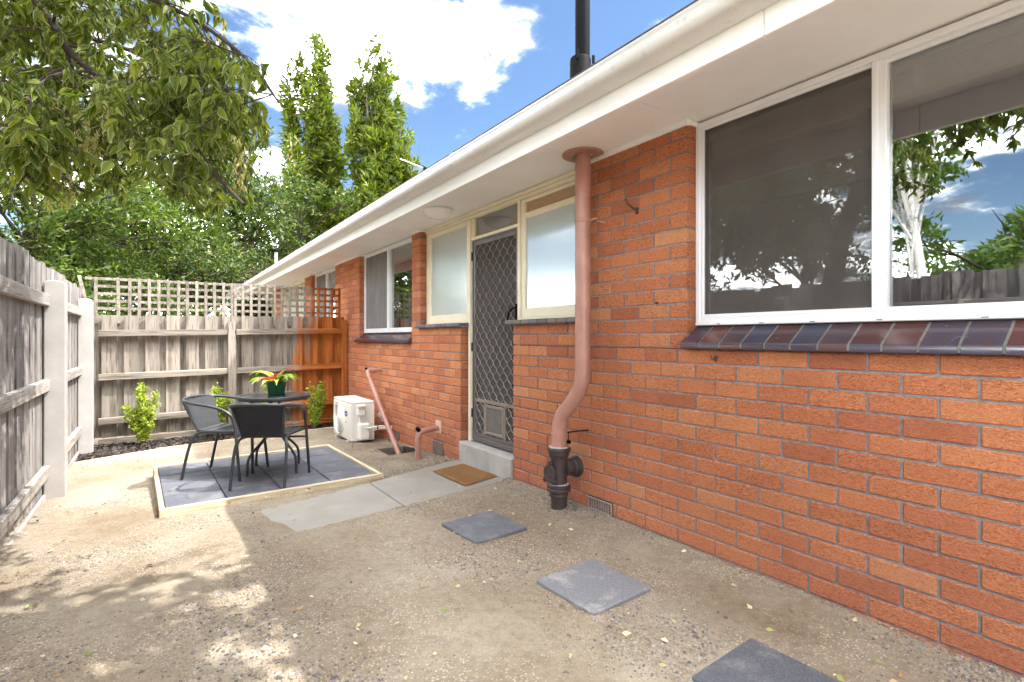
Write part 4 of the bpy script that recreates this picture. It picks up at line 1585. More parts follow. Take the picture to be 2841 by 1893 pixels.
# ================================================================== air conditioner
def aircon():
    x0, x1, y0, y1, z0, z1 = 1.985, 2.275, 6.33, 7.09, -.105, .39
    t = empty('air_conditioner', ((x0 + x1) / 2, (y0 + y1) / 2, z0))
    tag(t, 'white outdoor air conditioner unit with round fan grille and blue oval badge', 'air conditioner')
    m = MB()
    m.prism([(x0 + .006, z0), (x0 - .002, z0 + .03), (x0 - .004, .15), (x0 - .002, z1 - .045), (x0 + .012, z1 - .03), (x1, z1 - .03), (x1, z0)], y0, y1)
    fix_normals(m.build('casing', 'plastic', t, 25))
    m = MB()
    m.box((x0 - .004, y0 - .005, z1 - .03), (x1 + .004, y1 + .005, z1 - .004), .012)
    for k in range(3):
        xx = x0 + .05 + k * .075
        m.box((xx, y0 + .03, z1 - .006), (xx + .045, y1 - .05, z1 + .002), .004)
    m.build('lid', 'plastic', t)
    # fan grille on the face that looks into the yard
    cy, cz, rr = 6.83, .135, .205
    ax = Matrix.Translation((x0 - .002, cy, cz)) @ Matrix.Rotation(R(-90), 4, 'Y')
    g = MB()
    g.lathe([(rr + .012, 0), (rr + .010, .012), (rr, .018), (rr - .008, .012), (rr - .008, .004)], ax, 48)
    gr = g.build('fan_ring', 'plastic', t, 40)
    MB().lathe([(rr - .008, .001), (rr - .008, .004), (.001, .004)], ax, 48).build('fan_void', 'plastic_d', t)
    for r_ in (.175, .15, .125, .10, .075, .05):
        q = MB()
        pts = [ax @ Vector((r_ * math.cos(a), r_ * math.sin(a), .013 + .010 * (1 - r_ / rr))) for a in np.linspace(0, 2 * math.pi, 49)]
        q.tube(pts, .0062, 6, False)
        q.build('grille_ring', 'plastic', gr, 60)
    q = MB()
    for k in range(48):
        a = 2 * math.pi * k / 48
        q.tube([ax @ Vector((.03 * math.cos(a), .03 * math.sin(a), .016)), ax @ Vector(((rr - .01) * math.cos(a), (rr - .01) * math.sin(a), .009))], .0018, 4, False)
    q.lathe([(.034, .012), (.034, .024), (.02, .028)], ax, 24)
    q.build('grille_spoke', 'plastic', gr)
    # badge
    bx = x0 - .004
    e = MB()
    n = 32
    for s_, xx, mi in ((1.0, bx - .003, 0),):
        vs = [(xx, 6.535 + .056 * math.cos(2 * math.pi * k / n), .222 + .036 * math.sin(2 * math.pi * k / n)) for k in range(n)]
        vs2 = [(bx + .002, v[1], v[2]) for v in vs]
        e.add(vs + vs2, [tuple(range(n))] + [(k, (k + 1) % n, (k + 1) % n + n, k + n) for k in range(n)])
    bd = fix_normals(e.build('badge', 'badge', t))
    RT = Matrix(((0, 0, -1, 0), (-1, 0, 0, 0), (0, 1, 0, 0), (0, 0, 0, 1)))
    text_mesh('badge_lettering', 'Carrier', .036, 'badgew', Matrix.Translation((bx - .0035, 6.535, .222)) @ RT, bd, .35, .0006)
    text_mesh('front_lettering', 'inverter', .026, 'print', Matrix.Translation((bx - .0008, 6.54, .115)) @ RT, t, .15, .0006)
    # side towards the camera
    s = MB()
    s.box((x0 + .006, y0 - .004, z0 + .02), (x0 + .022, y0 + .002, z1 - .04), .002)
    s.box((x0 + .030, y0 - .006, z0 + .03), (x0 + .036, y0 + .002, z1 - .05), .002)
    s.box((x0 + .06, y0 - .003, z0 + .20), (x1 - .01, y0 + .002, z1 - .045), .002)
    s.build('side_panel', 'plastic', t)
    c = MB()
    c.box((2.045, y0 - .060, .215), (2.150, y0 + .001, .300), .014)
    c.box((2.043, y0 - .085, .318), (2.150, y0 + .001, .352), .014)
    c.box((2.05, y0 - .03, .295), (2.145, y0, .325), .004)
    c.build('terminal_cover', 'plastic', t)
    c = MB()
    c.box((2.05, y0 - .095, z0 + .015), (2.195, y0 + .001, .125), .022)
    c.build('valve_cover', 'plastic', t)
    MB().box((2.175, y0 - .002, .18), (2.245, y0 + .001, .345)).build('rating_label', 'label', t)
    MB().box((2.19, y0 - .0025, .13), (2.245, y0 + .001, .172)).build('spec_label', 'badgew', t)
    # feet
    f = MB()
    for y in (y0 + .12, y1 - .16):
        MB().box((x0 - .02, y, z0 - .06), (x1 + .02, y + .05, z0 - .001), .004).build('foot', 'grey', t)
    # conduits
    k = MB()
    k.tube(crom([(2.075, y0 - .03, .215), (2.078, y0 - .032, .15), (2.10, y0 - .06, .085), (2.16, y0 - .10, .062), (2.26, y0 - .12, .075), (2.36, y0 - .12, .07), (2.47, y0 - .10, .055)], 6), .0125, 10)
    k.tube(crom([(2.195, y0 - .05, -.01), (2.23, y0 - .08, .03), (2.29, y0 - .11, .05), (2.36, y0 - .125, .045), (2.46, y0 - .12, .035)], 6), .017, 10)
    k.tube([(2.39, y0 - .17, .02), (2.45, y0 - .13, .028)], .011, 10)
    k.build('conduit', 'plastic', t, 50)
    MB().tube([(2.268, y0 - .12, .066), (2.274, y0 - .12, .066)], .026, 12).build('cable_tie', 'black', t)
    s = empty('isolator_switch', (2.44, 6.5, .07))
    tag(s, 'small white isolator switch box on the wall behind the air conditioner', 'switch')
    MB().box((2.42, 6.455, .085), (WX - .001, 6.56, .235), .008).build('box', 'plastic', s)
    sw = MB().box((2.40, 6.475, .135), (2.421, 6.54, .195), .006)
    sw.tube([(2.40, 6.49, .15), (2.375, 6.475, .185)], .008, 8)
    sw.build('lever', 'plastic', s)
    MB().box((2.418, 6.495, .10), (2.421, 6.515, .118)).build('indicator', 'black', s)


aircon()


# ================================================================== patio, stones, mat
def patio():
    Lx, Ly = 1.60, 1.53
    a0 = R(1.6)
    base = Vector((0.020, 4.235, 0.0))
    Rm = Matrix.Translation(base) @ Matrix.Rotation(a0, 4, 'Z')
    t = empty('paved_patio', base)
    tag(t, 'raised square patio of charcoal pavers framed with pale pine boards', 'patio')
    t0, t1 = .032, .038
    MB().box((-.001, 0, -.11), (Lx + .001, t1, .006), .003, 0, Rm).build('frame_board', 'pine_x', t)
    MB().box((0, Ly - t1, -.13), (Lx, Ly, .006), .003, 0, Rm).build('frame_board', 'pine_x', t)
    MB().box((0, t1 + .001, -.11), (t0, Ly - t1 - .001, .0045), .003, 0, Rm).build('frame_board', 'pine_y', t)
    MB().box((Lx - t0, t1 + .001, -.13), (Lx, Ly - t1 - .001, .0045), .003, 0, Rm).build('frame_board', 'pine_y', t)
    w = (Lx - 2 * t0 - .006) / 4
    h = (Ly - 2 * t1 - .006) / 4
    for i in range(4):
        for j in range(4):
            m = MB()
            z = -.012 + random.uniform(-.0035, .0025)
            m.box((t0 + .003 + i * w + .004, t1 + .003 + j * h + .004, -.06), (t0 + .003 + (i + 1) * w - .004, t1 + .003 + (j + 1) * h - .004, z), .004, 0, Rm)
            m.build('paver', 'deckpaver', t)
    MB().box((t0, t1, -.08), (Lx - t0, Ly - t1, -.03), 0, 0, Rm).build('sand_bed', 'soil', t)


patio()


def stones():
    labs = ('far square charcoal stepping stone nearest the cast iron drain', 'middle square charcoal stepping stone with pale dusty patches',
            'nearest charcoal stepping stone cut off by the bottom of the picture')
    for (x, y, r, mt), lb in zip(((1.517, 2.548, R(3.5), 'deckpaver'), (1.541, 1.600, R(2.5), 'paver'), (1.545, .722, R(1.5), 'deckpaver')), labs):
        M_ = Matrix.Translation((x, y, 0)) @ Matrix.Rotation(r, 4, 'Z')
        m = MB().box((0, 0, -.04), (.39, .39, .002), .005, 0, M_)
        o = m.build('stepping_stone', mt)
        tag(o, lb, 'paver', 'stepping stones along the wall')


stones()


def doormat():
    m = MB()
    P = [(2.035, 4.17), (2.415, 4.31), (2.435, 3.72), (2.055, 3.63)]
    P = [(2.04, 4.19), (2.405, 4.28), (2.435, 3.72), (2.06, 3.63)]
    from mathutils import noise as mn
    z = -.021

    def pt(u, v):
        a = Vector(P[3]).lerp(Vector(P[2]), u)
        b = Vector(P[0]).lerp(Vector(P[1]), u)
        q = a.lerp(b, v)
        e = min(u, 1 - u, v, 1 - v)
        return (q.x + .003 * mn.noise(Vector((u * 20, v * 20, 0))), q.y, z + .004 + .012 * min(1, e * 18) + .0015 * mn.noise(Vector((u * 30, v * 40, 2))))
    m.grid(pt, 44, 60)
    o = m.build('doormat', 'mat')
    tag(o, 'brown coir doormat on the concrete path below the door', 'doormat')


doormat()


# ================================================================== fences
def paling(m, along, u0, u1, z0, z1, f, th, cup, side, slant=0.0):
    """board: along 'x' or 'y', face at f growing by th away from the viewer, cupped cross-section"""
    K = 4
    vs = []
    for zi, z in enumerate((z0, z1)):
        for k in range(K + 1):
            s = k / K
            u = u0 + (u1 - u0) * s + slant * (z - z0)
            c = cup * (1 - (2 * s - 1) ** 2)
            zz = z + (random.uniform(-.002, .002) if zi else 0)
            for d in (f + side * c, f + side * (c + th)):
                vs.append((u, d, zz) if along == 'x' else (d, u, zz))
    n = 2 * (K + 1)
    fs = []
    for k in range(K):
        a = 2 * k
        fs += [(a, a + 2, a + 2 + n, a + n), (a + 1, a + 1 + n, a + 3 + n, a + 3), (a, a + 1, a + 3, a + 2), (a + n, a + 2 + n, a + 3 + n, a + 1 + n)]
    fs += [(0, n, n + 1, 1), (2 * K, 2 * K + 1, 2 * K + 1 + n, 2 * K + n)]
    m.add(vs, fs)


def left_fence():
    t = empty('side_paling_fence', (-.73, 4.0, -.05))
    tag(t, 'weathered grey paling fence with concrete posts running along the left', 'fence')
    fx = -.728
    y = -1.05
    while y < 7.95:
        w = .150 + random.uniform(-.012, .006)
        z1 = 1.775 + random.uniform(-.018, .018)
        zb = gz(0, y) + random.uniform(-.02, .03)
        m = MB()
        paling(m, 'y', y, y + w, zb, z1, fx - random.uniform(0, .004), .014, random.uniform(.003, .009), -1, random.uniform(-.004, .004))
        fix_normals(m.build('paling', 'wood_lv', t))
        m = MB()
        paling(m, 'y', y + w - .035, y + w + .105, zb, z1 + random.uniform(-.03, .01), fx - .036, .014, 0.002, -1)
        fix_normals(m.build('paling', 'wood_lv', t))
        y += .222
    posts = (.55, 3.02, 5.44, 7.58)
    ends = [-1.1] + list(posts) + [8.06]
    for a, b in zip(ends[:-1], ends[1:]):
        for z in (1.475, .81, .135):
            d = gz(0, (a + b) / 2)
            m = MB()
            m.box((fx + .001, a + .03, z - .045), (fx + .044, b - .055, z + .045), .004)
            m.build('rail', 'wood_ly', t)
        m = MB()
        m.box((fx + .002, a + .02, gz(0, b) - .12), (fx + .022, b - .06, gz(0, b) + .045), .003)
        m.build('plinth_board', 'wood_ly', t)
    from mathutils import noise as mn
    for y in posts:
        zt = 1.66 - .004 * y
        m = MB()
        prof = [(-.068, -.45), (-.066, zt - .02), (-.045, zt - .004), (.0, zt), (.045, zt - .006), (.066, zt - .03), (.068, -.45)]
        X0 = -.655
        n = len(prof)
        vs = [(X0 + p, y - .055, z) for p, z in prof] + [(X0 + p, y + .055, z - .004) for p, z in prof]
        m.add(vs, [(i, (i + 1) % n, (i + 1) % n + n, i + n) for i in range(n)] + [tuple(reversed(range(n))), tuple(range(n, 2 * n))])
        o = fix_normals(m.build('concrete_post', 'postconc', t))
        bv = o.modifiers.new('bevel', 'BEVEL')
        bv.width = .008
        bv.segments = 2
        bv.limit_method = 'ANGLE'


left_fence()


def back_fence():
    Y = 8.10
    t = empty('back_paling_fence', (.9, Y, -.2))
    tag(t, 'grey paling fence across the back, stained orange towards the house', 'fence')
    top = lambda x: 1.466 + .014 * (x + .6)
    x = -.77
    k = 0
    while x < 2.40:
        w = min(.150, 2.425 - x)
        m = MB()
        paling(m, 'x', x, x + w, -.06, top(x) + random.uniform(-.006, .006), Y - .004 * random.random(), .014, random.uniform(.006, .011), 1)
        fix_normals(m.build('paling', 'wood_v', t))
        if x + w + .04 < 2.42:
            m = MB()
            paling(m, 'x', x + w - .04, min(x + w + .115, 2.43), -.06, top(x) + random.uniform(-.008, .004), Y + .040, .014, .002, 1)
            fix_normals(m.build('paling', 'wood_v', t))
        x += .2205
        k += 1
    for z, s in ((1.235, .018), (.695, .019), (.150, .02)):
        for a, b in ((-.58, .815), (.918, 2.375)):
            Mx = Matrix.Translation((a, 0, z + s * (a + .6))) @ Matrix.Rotation(-math.atan(s), 4, 'Y')
            m = MB().box((0, Y - .072, -.040), (b - a, Y - .0065, .040), .004, 0, Mx)
            m.build('rail', 'wood_h', t)
    m = MB().box((-.58, Y - .030, -.30), (.81, Y - .006, -.065), .004)
    m.build('plinth_board', 'wood_h', t)
    m = MB().box((.92, Y - .030, -.30), (2.42, Y - .006, -.06), .004)
    m.build('plinth_board', 'wood_h', t)
    # mid post: rough sawn, waney edge
    m = MB()
    K = 14
    vs = []
    for i in range(K + 1):
        z = -.3 + (1.40 + .3) * i / K
        wob = .010 * math.sin(i * 1.3) + (0.018 if i in (8, 9) else 0)
        for (dx, dy) in ((-.046, -.082), (.046 + wob, -.082), (.046 + wob, -.005), (-.046, -.005)):
            vs.append((.866 + dx, Y + dy, z + (.008 if dx > 0 and i == K else 0)))
    fs = []
    for i in range(K):
        for q in range(4):
            fs.append((4 * i + q, 4 * i + (q + 1) % 4, 4 * i + 4 + (q + 1) % 4, 4 * i + 4 + q))
    fs += [(3, 2, 1, 0), (4 * K, 4 * K + 1, 4 * K + 2, 4 * K + 3)]
    m.add(vs, fs)
    fix_normals(m.build('post', 'wood_v', t))
    m = MB().box((2.375, Y - .078, -.3), (2.450, Y - .004, 1.455), .004)
    m.build('post', 'wood_v', t)
    # trellis
    tr = empty('trellis', (.9, Y + .03, 1.47), parent=t)
    tr.matrix_parent_inverse = Matrix.Translation(-Vector(t.location))
    tr.location = (0, 0, 0)
    WORLD[tr.name] = Matrix.Identity(4)
    xs = [-.608, -.383, -.273, -.175, -.067, .037, .138, .25, .351, .457, .56, .662, .772, .878, .918, 1.016, 1.118, 1.218, 1.322, 1.428,
          1.53, 1.635, 1.738, 1.84, 1.939, 2.04, 2.145, 2.248, 2.358]
    zt = lambda x: 1.935 + .006 * (x + .6)
    for i, x in enumerate(xs):
        M_ = Matrix.Translation((x, 0, 1.36)) @ Matrix.Rotation(random.uniform(-.012, .012), 4, 'Y')
        MB().box((-.0175, Y + .0185, 0), (.0175, Y + .0265, zt(x) - 1.36 + random.uniform(-.004, .006)), .002, 0, M_).build('lath', 'wood_l', tr)
    M_ = Matrix.Translation((-.70, 0, 1.62)) @ Matrix.Rotation(-.2, 4, 'Y')
    MB().box((-.0175, Y + .0185, 0), (.0175, Y + .0265, .33), .002, 0, M_).build('lath', 'wood_l', tr)
    for z in (1.915, 1.822, 1.730, 1.637, 1.546):
        a, b = (-.71, .905) if z > 1.9 else (-.62, .90)
        for a, b in ((a, b), (.91, 2.375)):
            sl = .006 + random.uniform(-.002, .002)
            M_ = Matrix.Translation((a, 0, z + .006 * (a + .6))) @ Matrix.Rotation(-sl, 4, 'Y')
            MB().box((0, Y + .0275, -.0165), (b - a, Y + .0375, .0165), .002, 0, M_).build('lath', 'wood_l', tr)


back_fence()


# ================================================================== furniture
def make_chair():
    t = empty('garden_chair', (0, 0, 0))
    half = [(.242, .245, 0), (.232, .215, .28), (.226, .195, .45), (.228, .165, .535), (.240, .095, .592), (.257, 0, .622), (.262, -.105, .640),
            (.240, -.205, .654), (.185, -.268, .664), (.10, -.300, .671)]
    pts = half + [(0, -.310, .673)] + [(-a, b_, c) for a, b_, c in reversed(half)]
    MB().tube(crom(pts, 5), .0125, 12).build('arm_hoop', 'steel', t, 60, True)
    for s in (1, -1):
        leg = [(.205, -.268, 0), (.202, -.225, .20), (.197, -.192, .315), (.180, -.155, .378), (.172, -.09, .396), (.19, .06, .400), (.216, .185, .402)]
        MB().tube(crom([(s * a, b_, c) for a, b_, c in leg], 5), .0120, 12).build('leg', 'steel', t, 60, True)
        up = [(.160, -.155, .40), (.170, -.190, .48), (.186, -.226, .57), (.205, -.252, .662)]
        MB().tube(crom([(s * a, b_, c) for a, b_, c in up], 5), .0105, 10).build('back_upright', 'steel', t, 60, True)
    MB().tube([(-.229, .205, .33), (.229, .205, .33)], .0085, 10).build('stretcher', 'steel', t, 60, True)
    m = MB()
    m.tube([(-.165, -.150, .400), (.165, -.150, .400)], .0105, 10)
    m.tube([(-.215, .195, .402), (.215, .195, .402)], .0105, 10)
    m.build('seat_frame', 'steel', t, 60, True)

    def back(u, v, off=0.0):
        u = 2 * u - 1
        x = u * (.158 + .042 * v)
        y = -.158 - .085 * v - .062 * v * (1 - u * u) * (0.35 + .65 * v) + off
        return (x, y, .405 + .258 * v)
    m = MB()
    m.grid(lambda u, v: back(u, v), 24, 14)
    m.grid(lambda u, v: back(u, v, .006), 24, 14)
    for k in range(25):
        m.tube([back(k / 24, j / 10, -.001) for j in range(11)], .0052, 6, False)
    for k in range(30):
        m.tube([back(i / 24, k / 29, -.0045 if (i + k) % 2 else .006) for i in range(25)], .0026, 4, False)
    m.build('wicker_back', 'wicker', t, 70, True)
    m = MB()

    def seat(u, v, dz=0.0):
        x = (2 * u - 1) * (.162 + .050 * v)
        return (x, -.155 + .36 * v, .412 - .012 * math.sin(math.pi * v) - (.02 * max(0, v - .92) / .08) + dz)
    m.grid(lambda u, v: seat(u, v), 24, 16)
    m.grid(lambda u, v: seat(u, v, -.010), 24, 16)
    for k in range(23):
        m.tube([seat(k / 22, j / 12, .001) for j in range(13)], .0056, 6, False)
    for k in range(34):
        m.tube([seat(i / 22, k / 33, .005 if (i + k) % 2 else -.002) for i in range(23)], .0026, 4, False)
    m.build('wicker_seat', 'wicker', t, 70, True)
    return t


def dup(root):
    r = root.copy()
    COL.objects.link(r)
    for ch in list(root.children):
        c = ch.copy()
        COL.objects.link(c)
        c.parent = r
    return r


ZD = -.012
chB = make_chair()
chA = dup(chB)
# chair with its back to the camera
chB.location = (.785, 4.66, ZD)
chB.rotation_euler = (0, 0, math.atan2(-.50, .866))
tag(chB, 'black wicker garden chair with its back to the camera', 'chair', 'garden chairs at the table')
chA.location = (.515, 5.135, ZD)
chA.rotation_euler = (0, 0, math.atan2(-.815, -.58))
tag(chA, 'black wicker garden chair at the left of the table, seen from its side', 'chair', 'garden chairs at the table')


def table():
    cx, cy = .885, 5.03
    zt = .668
    t = empty('garden_table', (cx, cy, ZD))
    tag(t, 'small round black garden table with glass top', 'table')
    C = Matrix.Translation((cx, cy, 0))
    n = 64
    m = MB()
    m.lathe([(.285, zt - .034), (.302, zt - .034), (.306, zt - .028), (.306, zt - .006), (.302, zt), (.288, zt), (.285, zt - .004)], C, n)
    m.build('rim', 'steel', t, 40)
    MB().lathe([(.287, zt - .010), (.287, zt - .002), (.001, zt - .002)], C, n).build('glass_top', 'tableglass', t)
    m = MB()
    m.tube([(cx - .29, cy, zt - .03), (cx + .29, cy, zt - .03)], .010, 8).tube([(cx, cy - .29, zt - .03), (cx, cy + .29, zt - .03)], .010, 8)
    m.build('cross_brace', 'steel', t, 60)
    for ang in (206, 300, 29, 116):
        a = R(ang)
        d = Vector((math.cos(a), math.sin(a), 0))
        pts = [(.05, zt - .036), (.045, .50), (.040, .40), (.055, .335), (.13, .262), (.205, .195), (.248, .145), (.263, .09), (.266, ZD)]
        MB().tube(crom([Vector((cx, cy, z)) + d * r_ for r_, z in pts], 5), .0115, 12).build('leg', 'steel', t, 60)
    # pot plant
    p = empty('potted_bromeliad', (cx, cy, zt))
    tag(p, 'bromeliad with green and pink leaves in a ribbed green pot on the table', 'potted plant')
    K = Matrix.Translation((cx + .01, cy - .02, zt - .001))
    m = MB()
    m.lathe([(.070, .001), (.078, .014), (.074, .014), (.066, .004)], K, 36)
    m.build('saucer', 'pot', p, 40)
    m = MB()
    n = 72
    prof = [(.060, .004), (.064, .010), (.077, .092), (.077, .096), (.085, .097), (.086, .112), (.082, .115), (.076, .112), (.074, .098), (.05, .096)]
    vs, fs = [], []
    for r_, h in prof:
        for k in range(n):
            a = 2 * math.pi * k / n
            q = r_ + (.0016 * math.cos(k * math.pi) if .005 < h < .093 else 0)
            vs.append(K @ Vector((q * math.cos(a), q * math.sin(a), h)))
    for i in range(len(prof) - 1):
        for k in range(n):
            fs.append((i * n + k, i * n + (k + 1) % n, (i + 1) * n + (k + 1) % n, (i + 1) * n + k))
    fs.append(tuple(range((len(prof) - 1) * n, len(prof) * n)))
    m.add(vs, fs)
    m.build('pot', 'pot', p)
    MB().lathe([(.073, .098), (.05, .104), (.001, .106)], K, 24).build('potting_mix', 'soil', p)
    random.seed(21)
    specs = []
    for k in range(16):
        a = k * 2.399963 + .3
        L = random.uniform(.20, .30)
        specs.append((a, L, random.uniform(.55, 1.05), .036 * random.uniform(.8, 1.15), 'leaf_brom'))
    for k in range(7):
        a = k * 2.4 + 1.1
        specs.append((a, random.uniform(.10, .15), random.uniform(1.15, 1.4), .033, 'leaf_red' if k % 2 == 0 else 'leaf_brom'))
    specs.append((R(215), .23, .75, .034, 'leaf_red'))
    for a, L, el, w, mt in specs:
        m = MB()
        d = Vector((math.cos(a), math.sin(a), 0))
        sd_ = Vector((-math.sin(a), math.cos(a), 0))
        N = 9
        pos = K @ Vector((0, 0, .10)) + d * .015
        vs = []
        th = el
        for i in range(N + 1):
            s = i / N
            wd = w * (.55 + .75 * math.sin(math.pi * min(1, s * .9 + .08))) * (1 - s ** 4) * .62 + .001
            up = Vector((0, 0, 1))
            nrm = (-d * math.sin(th) + up * math.cos(th))
            vs += [pos + sd_ * wd + nrm * .35 * wd, pos - nrm * .12 * wd, pos - sd_ * wd + nrm * .35 * wd]
            stp = L / N
            pos = pos + (d * math.cos(th) + up * math.sin(th)) * stp
            th -= (el + .75) / N * (1.25 if L > .16 else .35) * (.5 + s)
        fs = []
        for i in range(N):
            for q in (0, 1):
                fs.append((3 * i + q, 3 * i + q + 1, 3 * i + q + 4, 3 * i + q + 3))
        m.add(vs, fs)
        m.build('leaf', mt, p, 60)


table()


# ================================================================== plants
def shrub(x, y, h, w, label, seed):
    g = np.random.default_rng(seed)
    z0 = gz(x, y) + .0
    t = empty('young_shrub', (x, y, z0))
    tag(t, label, 'shrub', 'young shrubs along the back fence')
    st_ = MB()
    P, D, L = [], [], []
    for k in range(15):
        a = g.uniform(0, 6.28)
        rr = w * g.uniform(.05, .55)
        hh = h * g.uniform(.55, 1.0) * (1 - .35 * rr / w)
        tip = Vector((x + rr * math.cos(a), y + rr * math.sin(a) * .8, z0 + hh))
        mid = Vector((x + rr * .35 * math.cos(a), y + rr * .35 * math.sin(a), z0 + hh * .45))
        pts = crom([(x + .01 * math.cos(a), y + .01 * math.sin(a), z0 - .01), mid, tip], 8)
        st_.tube(pts, [.0045 * (1 - .75 * i / (len(pts) - 1)) for i in range(len(pts))], 5, False)
        for i, p in enumerate(pts):
            if i < 3:
                continue
            for q in range(9):
                o = Vector(g.normal(0, .016, 3))
                P.append(p + o)
                d = Vector(g.normal(0, 1, 3))
                d.z = abs(d.z) * .7 + .25
                D.append(d)
                L.append(g.uniform(.020, .042))
        # side twigs
        for q in range(5):
            i = int(g.integers(4, len(pts) - 1))
            d = Vector(g.normal(0, 1, 3))
            d.z = abs(d.z) + .5
            e = pts[i] + d.normalized() * h * g.uniform(.06, .17)
            st_.tube([pts[i], e], .0016, 4, False)
            for s in np.linspace(.15, 1, 8):
                for _ in range(4):
                    P.append(pts[i].lerp(e, float(s)) + Vector(g.normal(0, .010, 3)))
                    dd = Vector(g.normal(0, 1, 3))
                    dd.z = abs(dd.z) * .6 + .3
                    D.append(dd)
                    L.append(g.uniform(.018, .038))
    st_.build('stem', 'bark_b', t)
    L = np.array(L)
    o = leaf_cards('foliage', np.array([tuple(p) for p in P]), np.array([tuple(d) for d in D]), L, L * .62, 'leaf_shrub', t)
    o['kind'] = 'stuff'


shrub(-.12, 7.72, .78, .36, 'yellow-green young shrub left of the chairs, the largest of the row', 1)
shrub(.66, 7.78, .74, .30, 'yellow-green young shrub seen behind the left chair', 2)
shrub(1.27, 7.85, .68, .22, 'young shrub mostly hidden behind the table and pot', 3)
shrub(1.90, 7.75, .76, .32, 'bright green young shrub beside the air conditioner', 4)


def clump_tree(name, label, base, h, clumps, nleaf, leafL, ratio, mat, bark, trunk_r, group=None, seed=1, droop=-.1, trunk_top=None, limbs=True):
    """clumps: list of (center, (rx,ry,rz)); leaves fill the clumps, denser outside"""
    g = np.random.default_rng(seed)
    t = empty(name, base)
    tag(t, label, 'tree', group)
    m = MB()
    b0 = Vector(base)
    tt = Vector(trunk_top) if trunk_top else b0 + Vector((0, 0, h * .8))
    N = 10
    tp = [b0.lerp(tt, i / N) + Vector((g.normal(0, .012 * h * (i > 0)), g.normal(0, .012 * h * (i > 0)), 0)) for i in range(N + 1)]
    m.tube(tp, [trunk_r * (1 - .82 * i / N) for i in range(N + 1)], 9)
    if limbs:
        for c, r_ in clumps:
            c = Vector(c)
            f = min(max((c.z - base[2]) / (tt.z - base[2]) - .22, .12), .95)
            p0 = b0.lerp(tt, f)
            mid = p0.lerp(c, .55) + Vector((0, 0, .06 * (c - p0).length))
            pts = crom([p0, mid, c], 4)
            m.tube(pts, [trunk_r * .34 * (1 - .8 * i / (len(pts) - 1)) for i in range(len(pts))], 5, False)
            for _ in range(3):
                e = c + Vector(g.normal(0, .55, 3)) * r_[0]
                m.tube([pts[len(pts) // 2], (pts[-1] + e) / 2, e], [trunk_r * .12, trunk_r * .08, trunk_r * .03], 4, False)
    m.build('trunk', bark, t, 60)
    vol = np.array([r_[0] * r_[1] + r_[0] * r_[2] + r_[1] * r_[2] for _, r_ in clumps])
    cnt = (vol / vol.sum() * nleaf).astype(int)
    Ps, Ds = [], []
    for (c, r_), k in zip(clumps, cnt):
        k = int(max(k, 8))
        d = g.normal(size=(k, 3))
        d /= np.linalg.norm(d, axis=1, keepdims=True)
        rad = g.uniform(0.12, 1.0, (k, 1)) ** .55 * (1 + .22 * np.sin(5 * d[:, :1] + 3 * d[:, 1:2] + seed) * np.cos(4 * d[:, 2:3]))
        # bunch leaves into small sprays
        ns = max(6, k // 24)
        cen = d[:ns] * rad[:ns]
        idx = g.integers(0, ns, k)
        p = cen[idx] * .82 + (d * rad) * .18 + g.normal(0, .10, (k, 3))
        Ps.append(np.array(c) + p * np.array(r_))
        out = cen[idx] * .8 + g.normal(0, .75, (k, 3)) + np.array([0, 0, droop])
        Ds.append(out)
    P = np.concatenate(Ps)
    D = np.concatenate(Ds)
    L = leafL * g.uniform(.6, 1.35, len(P))
    o = leaf_cards('crown', P, D, L, L * ratio, mat, t)
    o['kind'] = 'stuff'
    return t


def ray_pt(px, py, d):
    """world point seen at picture position (2353 wide) at depth d; used to place far trees"""
    a = (px * 1.2074 - 1420.5) / 1422
    b_ = -(py * 1.2074 - 938) / 1422
    return Vector((d * math.sin(YAW) + a * d * math.cos(YAW), d * math.cos(YAW) - a * d * math.sin(YAW), CAM_H + b_ * d))


def blob_clumps(c, r_, n, size, seed):
    g = np.random.default_rng(seed)
    out = []
    for _ in range(n):
        d = g.normal(size=3)
        d /= np.linalg.norm(d)
        rr = g.uniform(.25, .92)
        p = np.array(c) + d * rr * np.array(r_)
        s = size * g.uniform(.6, 1.3)
        out.append((tuple(p), (s, s, s * g.uniform(.6, .95))))
    return out


